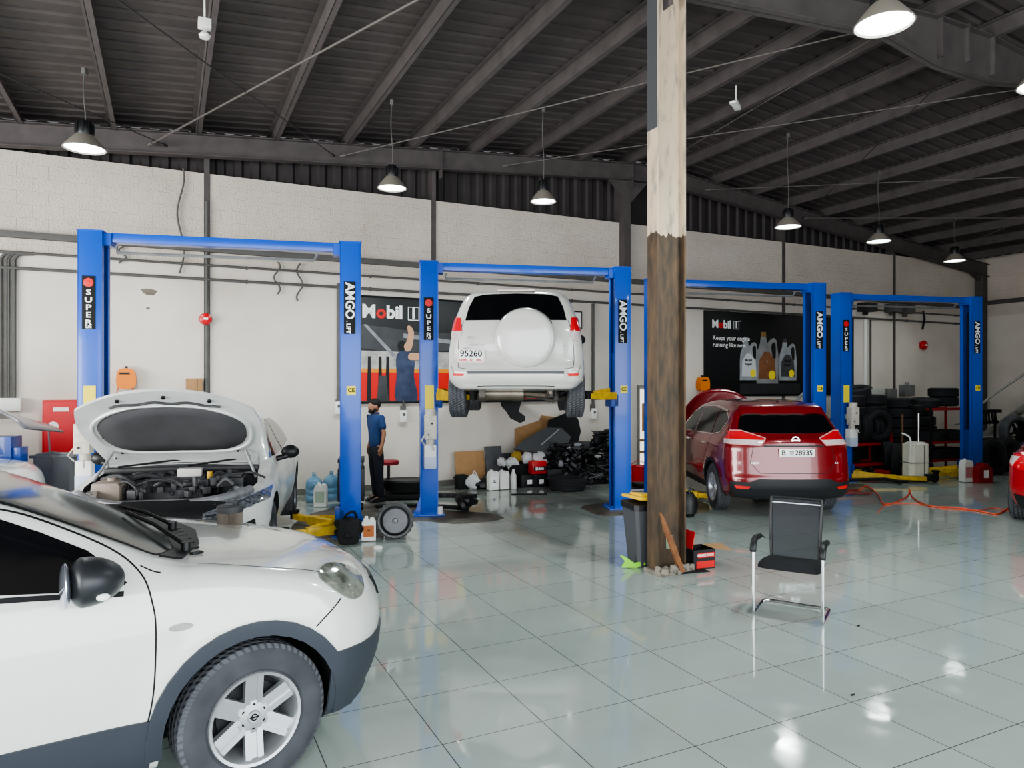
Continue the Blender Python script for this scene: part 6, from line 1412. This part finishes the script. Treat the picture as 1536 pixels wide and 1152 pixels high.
def loc(base, a, b_, z): return (base[0]+ca_*a-sa_*b_, base[1]+sa_*a+ca_*b_, z)
rn = random.Random(9)
for lv, zz_ in (('a', .19), ('b', .63)):
    for k in range(4 if lv == 'a' else 3): tyre(GL, loc(tyA, -.42+k*(.28 if lv == 'a' else .35), 0, zz_+.34), (PI/2, 0, WA*.9+PI/2+rn.uniform(-.05, .05)), GR) if lv == 'b' else None
for k in range(2):
    for j in range(2): tyre(GL, loc(tyA, -.33+k*.68, .0, 1.42+j*.22) if False else loc(tyA, -.3+k*.66, .05, .75+j*.228+.6), (rn.uniform(-.06, .06), rn.uniform(-.06, .06), rn.uniform(0, 3)), GR)
tyre('worn tyre leaning atop the left pile, topmost under the wall panels', loc(tyA, -.05, .1, 1.74), (R(8), R(-10), 0))
for k, a in enumerate((-.33, .33)):
    tyre(GL, loc(tyB, a, 0, .63+.125), (0, 0, k), GR); tyre(GL, loc(tyB, a, 0, .235+.12), (0, 0, k), GR)
for j in range(2): tyre(GL if j == 0 else 'topmost black tyre on the top shelf of the right red rack', loc(tyB, .15, 0, 1.52+j*.21), (0, 0, j), GR if j == 0 else None, .92)
tyre(GL, loc(tyB, -.45, 0, 1.5), (.1, 0, 0), GR, .85)
st = at(1350, 16.4)
for k in range(7): tyre(GL if k < 6 else 'black tyre topping the tall stack between the two red racks', (st[0]+rn.uniform(-.03, .03), st[1]+rn.uniform(-.03, .03), .115+k*.228), (0, 0, k), GR if k < 6 else None)
st = at(1330, 15.4)
for k in range(3): tyre(GL, (st[0]+k*.02, st[1]+.0, .34) if k == 0 else (st[0]-.2+.05*k, st[1]+.1, 1.02 if k == 1 else .34), (PI/2, 0, PI/2-.3) if k == 0 else (PI/2, 0, .2), GR) if k < 2 else None
for px_, Y_, n_ in ((1268, 16.0, 5), (1302, 16.7, 7), (1322, 17.2, 7), (1378, 17.4, 6)):
    st = at(px_, Y_)
    for k in range(n_): tyre(GL, (st[0]+rn.uniform(-.05, .05), st[1]+rn.uniform(-.05, .05), .115+k*.228), (0, 0, k), GR)
tyre('tyre standing upright just left of the white oil drainer', (*at(1346, 14.9), .335), (PI/2, 0, R(60)))
tyre('big tyre leaning right of the farthest lift right post', (*at(1487, 15.2), .36), (R(82), 0, R(20)), None, 1.12)
tyre('second big tyre leaning behind the first near the red saloon', (*at(1512, 15.7), .36), (R(80), 0, R(25)), None, 1.12)
tyre('tyre lying on the floor behind the red jerrycan', (*at(1462, 15.6), .115), (0, 0, 0))
# black alloy wheel on the stair side
x, y = at(1522, 16.2); root = thing('alloy_wheel', 'black alloy wheel with tyre propped above the red saloon roof', 'wheel', (x, y, .84), 0)
o = link('tyre', tyre_mesh(.36, .26, .23), root); o.rotation_euler = (PI/2, 0, .2); o2 = link('rim', rim_mesh(.26, .23, (5, .05, .05, .0, True), mat('rim_black', '1a1b1d', .35, .5)), root); o2.rotation_euler = (PI/2, 0, .2)
mb = MB(); mb.box((0, .1, .25), (1.0, .6, .46), .02); mb.box((.0, .1, .03), (1.1, .6, .06)); solo(mb, 'engine_crate', M_blkm, 'dark crate under the black alloy wheel', 'crate', (x, y+.05, 0), WA)
# hand truck of scrap on shelf: grinder bench left of stairs
mb = MB(); mb.box((0, 0, 1.28), (.7, .25, .07)); mb.box((0, 0, .62), (.6, .3, .04)); mb.box((-.3, 0, .64), (.04, .04, 1.28)); mb.box((.3, 0, .64), (.04, .04, 1.28))
for k in range(5): mb.tube([(-.25+k*.12, -.05, 1.25), (-.22+k*.12, -.05, 1.05)], .02); mb.ball((-.2+k*.12, -.05, 1.02), .05, 10)
solo(mb, 'workbench', M_blkm, 'dark narrow bench with hanging parts right of the farthest lift', 'workbench', (*at(1480, 16.8), 0), .4)
# stairs rising along the right wall
M_stair = mat('stair_grey', '8b8983', .6)
x, y = at(1500, 18.0); root = thing('metal_stairs', 'pale metal stairs with handrail in the far right corner', 'stairs', (x, y, 0), -.35)
mb = MB(); mb.prism([(-.7, .1), (-.5, .1), (2.4, 2.6), (2.4, 2.85), (-.7, .3)], .05, M=Matrix.Translation((0, -.45, 0))); mb.build('stringer', M_stair, root)
mb = MB(); mb.prism([(-.7, .1), (-.5, .1), (2.4, 2.6), (2.4, 2.85), (-.7, .3)], .05, M=Matrix.Translation((0, .45, 0))); mb.build('stringer', M_stair, root)
mb = MB(); 
for k in range(11): mb.box((-.45+k*.26, 0, .3+k*.225), (.28, .86, .04))
mb.build('treads', M_stair, root)
mb = MB(); mb.tube(catmull([(-1.1, -.45, .9), (-.8, -.45, 1.05), (-.2, -.45, 1.7), (2.4, -.45, 3.7)], 4, False), .03, 8)
for k in range(4): mb.cyl((-.35+k*.8, -.45, .3+k*.69), (-.35+k*.8, -.45, 1.5+k*.63), .022)
mb.build('handrail', M_stair, root)
mb = MB(); mb.box((0, 0, .6), (.9, .8, .06)); mb.box((0, -.4, .45), (.9, .04, .08)); mb.box((-.43, 0, .3), (.05, .05, .6)); mb.box((.43, 0, .3), (.05, .05, .6)); mb.box((-.43, -.38, .3), (.05, .05, .6)); mb.box((.43, -.38, .3), (.05, .05, .6))
solo(mb, 'metal_table', M_stair, 'low pale metal platform at the foot of the stairs', 'platform', (*at(1486, 17.2), .12), -.35).location.z = 0
# diagonal grey ladder behind the red car
x, y = at(1196, 15.2); mb = MB()
mb.tube([(-.75, 0, .9), (.55, 0, 2.1)], .03); mb.tube([(.1, 0, 0), (.2, 0, 1.8)], .03); mb.tube([(.55, .2, 0), (.55, .1, 2.1)], .03); mb.tube([(.3, 0, 0), (-.1, 0, 1.55)], .025); mb.tube([(-.2, .1, .0), (-.45, .0, 1.2)], .025)
solo(mb, 'step_ladder', M_galv, 'grey metal stepladder standing behind the red SUV roof', 'ladder', (x, y, 0), .2)
# waste-oil drainer
gx, gy, _ = place(1372, 722); root = thing('oil_drainer', 'white wheeled oil drainer tank with tall pole before the tyre racks', 'oil drainer', (gx+.03, gy+.02, 0), .1)
M_ivory = mat('ivory_plastic', 'dedccb', .4, noise=.2, nscale=5)
for z0, z1, nm in ((.05, .37, 'lower_tank'), (.385, .74, 'upper_tank')):
    mb = MB(); frustum(mb, .42, .34, .42, .34, z0, z1, r=.07); mb.build(nm, M_ivory, root)
mb = MB(); mb.box((0, 0, .378), (.43, .35, .015), .004); mb.box((.06, -.172, .38), (.012, .012, .68)); mb.build('tank_band', M_cond, root)
mb = MB(); frustum(mb, .42, .34, .3, .22, .74, .78, r=.07); mb.build('tank_top', M_ivory, root)
mb = MB(); mb.cyl((.06, 0, .76), (.06, 0, 1.36), .02); mb.cyl((.06, 0, .76), (.06, 0, .84), .03); mb.build('pole', M_chrome, root)
mb = MB(); mb.lathe([(.02, 1.34), (.05, 1.36), (.17, 1.48), (.175, 1.5), (.15, 1.49), (.0, 1.4)], 24, M=Matrix.Translation((.06, 0, 0))); mb.build('drain_bowl', M_blk, root)
mb = MB(); mb.tube(catmull([(-.2, -.12, .5), (-.22, -.16, .7), (-.24, -.16, .88), (-.36, -.1, .96)], 4, False), .018); mb.build('hose', M_white, root)
for a in (-1, 1):
    mb = MB(); mb.cyl((.25, a*.2-.02, .09), (.25, a*.2+.02, .09), .09, n=20); mb.build('wheel', M_blk, root)
mb = MB(); mb.cyl((0, 0, .0), (0.01, 0, 1.3), .02); solo(mb, 'broom_handle', mat('handle_wood', '6a4a33', .7), 'brown wooden broom handle standing left of the drainer pole', 'broom', (*at(1353, 14.6), 0), 0)
jug('white plastic jug at the foot of farthest lift right arm', place(1449, 723), .46, .2, .15, M_white, .2, lab=mat('label_pink', 'c07f80', .6))
gx, gy, _ = place(1473, 724); root = thing('jerrycan', 'red jerrycan with white label between lift post and tyres', 'jerrycan', (gx, gy, 0), .2)
mb = MB(); mb.prism([(-.15, 0), (.15, 0), (.16, .2), (.13, .3), (.05, .34), (.04, .38), (-.04, .38), (-.05, .33), (-.14, .3), (-.16, .2)], .2, M=Matrix.Translation((0, -.1, 0))); mb.build('can_body', mat('can_red', '8e151a', .4), root); mb = MB(); mb.box((0, -.102, .18), (.11, .004, .15)); mb.build('can_label', M_wht, root); mb = MB(); mb.cyl((0, 0, .38), (0, 0, .42), .03); mb.build('can_cap', M_blk, root)
# trolley jack / red scrap by farthest lift left arm
gx, gy, _ = place(1270, 742); mb = MB(); mb.box((0, 0, .06), (.5, .07, .05), .01, rz=.25); mb.box((.1, -.12, .04), (.55, .04, .03), .01, rz=-.2); mb.tube([(-.2, .1, .05), (.3, -.2, .04)], .02); solo(mb, 'jack_arms', mat('dull_red', '7a2a26', .6, noise=.5), 'dull red metal bars lying on tiles right of the red SUV', 'car part', (gx, gy, 0), .2)
gx, gy, _ = place(1345, 728); mb = MB(); mb.tube([(-.8, .25, .05), (0, .1, .08), (.25, -.1, .04)], .03); mb.box((.22, -.1, .05), (.2, .08, .06), .01); solo(mb, 'pry_bar', M_blkm, 'black jack handle lying on the yellow arm before the drainer', 'tool', (gx-.05, gy+.2, 0), .1)
mb = MB()
for k in range(14): mb.box((random.uniform(-.8, .6), random.uniform(-.2, .3), random.uniform(.03, .1)), (random.uniform(.1, .35), random.uniform(.05, .15), random.uniform(.03, .1)), .01, rz=random.uniform(0, 3), mi=k % 3)
o = mb.build('floor_clutter', [M_blkm, M_rack, M_cond]); o.location = (*at(1325, 15.1), 0); tag(o, 'dark and red metal clutter on the floor under the tyre piles', 'scrap', kind='stuff')
# orange air hose
pts = [G(*p) for p in ((1250, 742), (1285, 738), (1300, 730), (1318, 744), (1325, 757), (1345, 754), (1362, 744), (1364, 735), (1370, 748), (1395, 760), (1440, 763), (1480, 770), (1497, 772), (1515, 762), (1536, 757), (1600, 757))]
mb = MB(); mb.tube([(x, y, .012) for x, y in catmull([(a, b_) for a, b_ in pts], 6, False)], .011, 6); solo(mb, 'air_hose', mat('hose_orange', 'e0542f', .45), 'thin orange air hose snaking over the tiles to the right', 'hose')
pts = [G(*p) for p in ((1316, 770), (1330, 757), (1350, 756), (1380, 757), (1420, 764), (1470, 766), (1500, 764), (1600, 790))]
mb = MB(); mb.tube([(x, y, .01) for x, y in catmull([(a, b_) for a, b_ in pts], 6, False)], .006, 6); solo(mb, 'air_hose', MATS['hose_orange'], 'second fainter orange hose nearer the camera on the tiles', 'hose')

# ------------------------------------------------------------------ left edge: second white car, raised grey bonnet, grey bin, filter cartridge
spec_w = dict(spec_x); spec_w['res'] = (80, 40, 34)
wc = Car('hatchback_car', 'white car at the left edge behind the near crossover, only nose seen', 'car', (-7.77, 7.59, 0), WA, spec_w, P_white)
wc.cuts((1.42, -1.42), .33, .385); wheels(wc, (1.42, -1.42), 1.6, .33, .33, .22, .21, (5, .07, .09, .0, True), rimm)
for vw in 'RL':
    wc.decal('side_window', [(.70,1.0),(.35,1.2),(-.12,1.355),(-.15,1.0)], vw, M_glass); wc.decal('side_window', [(-.22,1.0),(-.2,1.365),(-.7,1.36),(-1.15,1.22),(-1.25,1.04)], vw, M_glass)
wc.decal('windscreen', [(1.0,-.6),(1.08,-.3),(1.09,0),(1.08,.3),(1.0,.6),(.5,.58),(.25,.5),(.2,0),(.25,-.5),(.5,-.58)], 'T', M_glassc, off=.006)
mb = MB(); nn2 = 16; vs = []
for j in range(9):
    for i in range(nn2+1): u_ = i/nn2*2-1; t_ = j/8; vs.append((u_*.75, -t_*.9, .32*(1-abs(u_)**2.2)*(.6+.4*t_)+.1*t_))
mb.add(vs, [(j*(nn2+1)+i, j*(nn2+1)+i+1, (j+1)*(nn2+1)+i+1, (j+1)*(nn2+1)+i) for j in range(8) for i in range(nn2)])
mb.tube([(.6, -.1, .1), (.5, .2, -1.2)], .012); mb.tube([(-.6, -.1, .1), (-.5, .2, -1.2)], .012)
o = solo(mb, 'raised_bonnet', mat('paint_grey', '77747a', .35, coat=.5), 'grey car bonnet raised at the left edge in front of the wall box', 'bonnet', (-6.85, 9.6, 1.28), .1, smooth=70)
s_ = o.modifiers.new('s', 'SOLIDIFY'); s_.thickness = .025
mb = MB(); frustum(mb, .44, .36, .5, .4, 0, .92, r=.03); mb.box((0, 0, .93), (.56, .46, .04), .01); mb.tube([(-.2, -.2, .95), (0, -.2, .98), (.2, -.2, .95)], .02)
solo(mb, 'grey_bin', mat('bin_pale', '7b7c80', .6), 'grey plastic bin standing below the red hose cabinet', 'bin', (*at(88, 9.9), 0), .2)
h = q.bvh.ray_cast(Vector((1.5, .35, 3)), Vector((0, 0, -1)))[0]; hw = q.root.matrix_basis @ h
mw = Matrix.Translation((-2.79, 3.29, 0)) @ Matrix.Rotation(R(35), 4, 'Z'); hw = mw @ h
root = thing('air_filter', 'round pleated filter cartridge standing on the near white bonnet', 'filter', hw)
FILT = root
mb = MB(); vs = []
nP = 60
for z in (0, .075):
    for k in range(nP*2): a = PI*k/nP; r_ = .075 if k % 2 else .068; vs.append((r_*math.cos(a), r_*math.sin(a), z))
m_ = nP*2
mb.add(vs, [(k, (k+1) % m_, m_+(k+1) % m_, m_+k) for k in range(m_)]+[tuple(range(m_-1, -1, -1)), tuple(range(m_, 2*m_))]); mb.build('pleated_paper', mat('pleat_brown', '6f665c', .8), root)
mb = MB(); mb.lathe([(0, .075), (.078, .075), (.08, .085), (.08, .11), (.07, .118), (.03, .118), (.025, .135), (0, .135)], 32); mb.box((.02, .01, .13), (.05, .03, .03), .005); mb.build('end_cap', M_eng, root)

# ------------------------------------------------------------------ light, sky, camera
w = bpy.data.worlds.new('sky'); bpy.context.scene.world = w; w.use_nodes = True; bg = w.node_tree.nodes['Background']
bg.inputs[0].default_value = (.86, .94, 1, 1); bg.inputs[1].default_value = 2.3
def area(name, loc_, rot, sx, sy, e, col=(1, 1, 1)):
    ld = bpy.data.lights.new(name, 'AREA'); ld.shape = 'RECTANGLE'; ld.size = sx; ld.size_y = sy; ld.energy = e; ld.color = col
    o = bpy.data.objects.new(name, ld); COL.objects.link(o); o.matrix_world = HALL @ Matrix.Translation(loc_) @ Matrix.Rotation(rot[2], 4, 'Z') @ Matrix.Rotation(rot[0], 4, 'X'); return o
area('gate_daylight', (-3, VF-.6, 2.4), (PI/2, 0, 0), 14, 4.2, 420, (.93, .97, 1))
area('side_gate_daylight', (S0-.6, -8.0, 2.1), (PI/2, 0, -PI/2), 9, 3.8, 1100, (1, .98, .95))
cam = bpy.data.cameras.new('camera'); cam.lens = FL/1536*36; cam.sensor_width = 36; cam.sensor_fit = 'HORIZONTAL'; cam.clip_end = 100
co = bpy.data.objects.new('camera', cam); COL.objects.link(co); co.location = (0, 0, EYE); co.rotation_euler = (PI/2, 0, 0)
sc = bpy.context.scene; sc.camera = co
sc.view_settings.view_transform = 'AgX'; sc.view_settings.look = 'AgX - Medium High Contrast'; sc.view_settings.exposure = .5
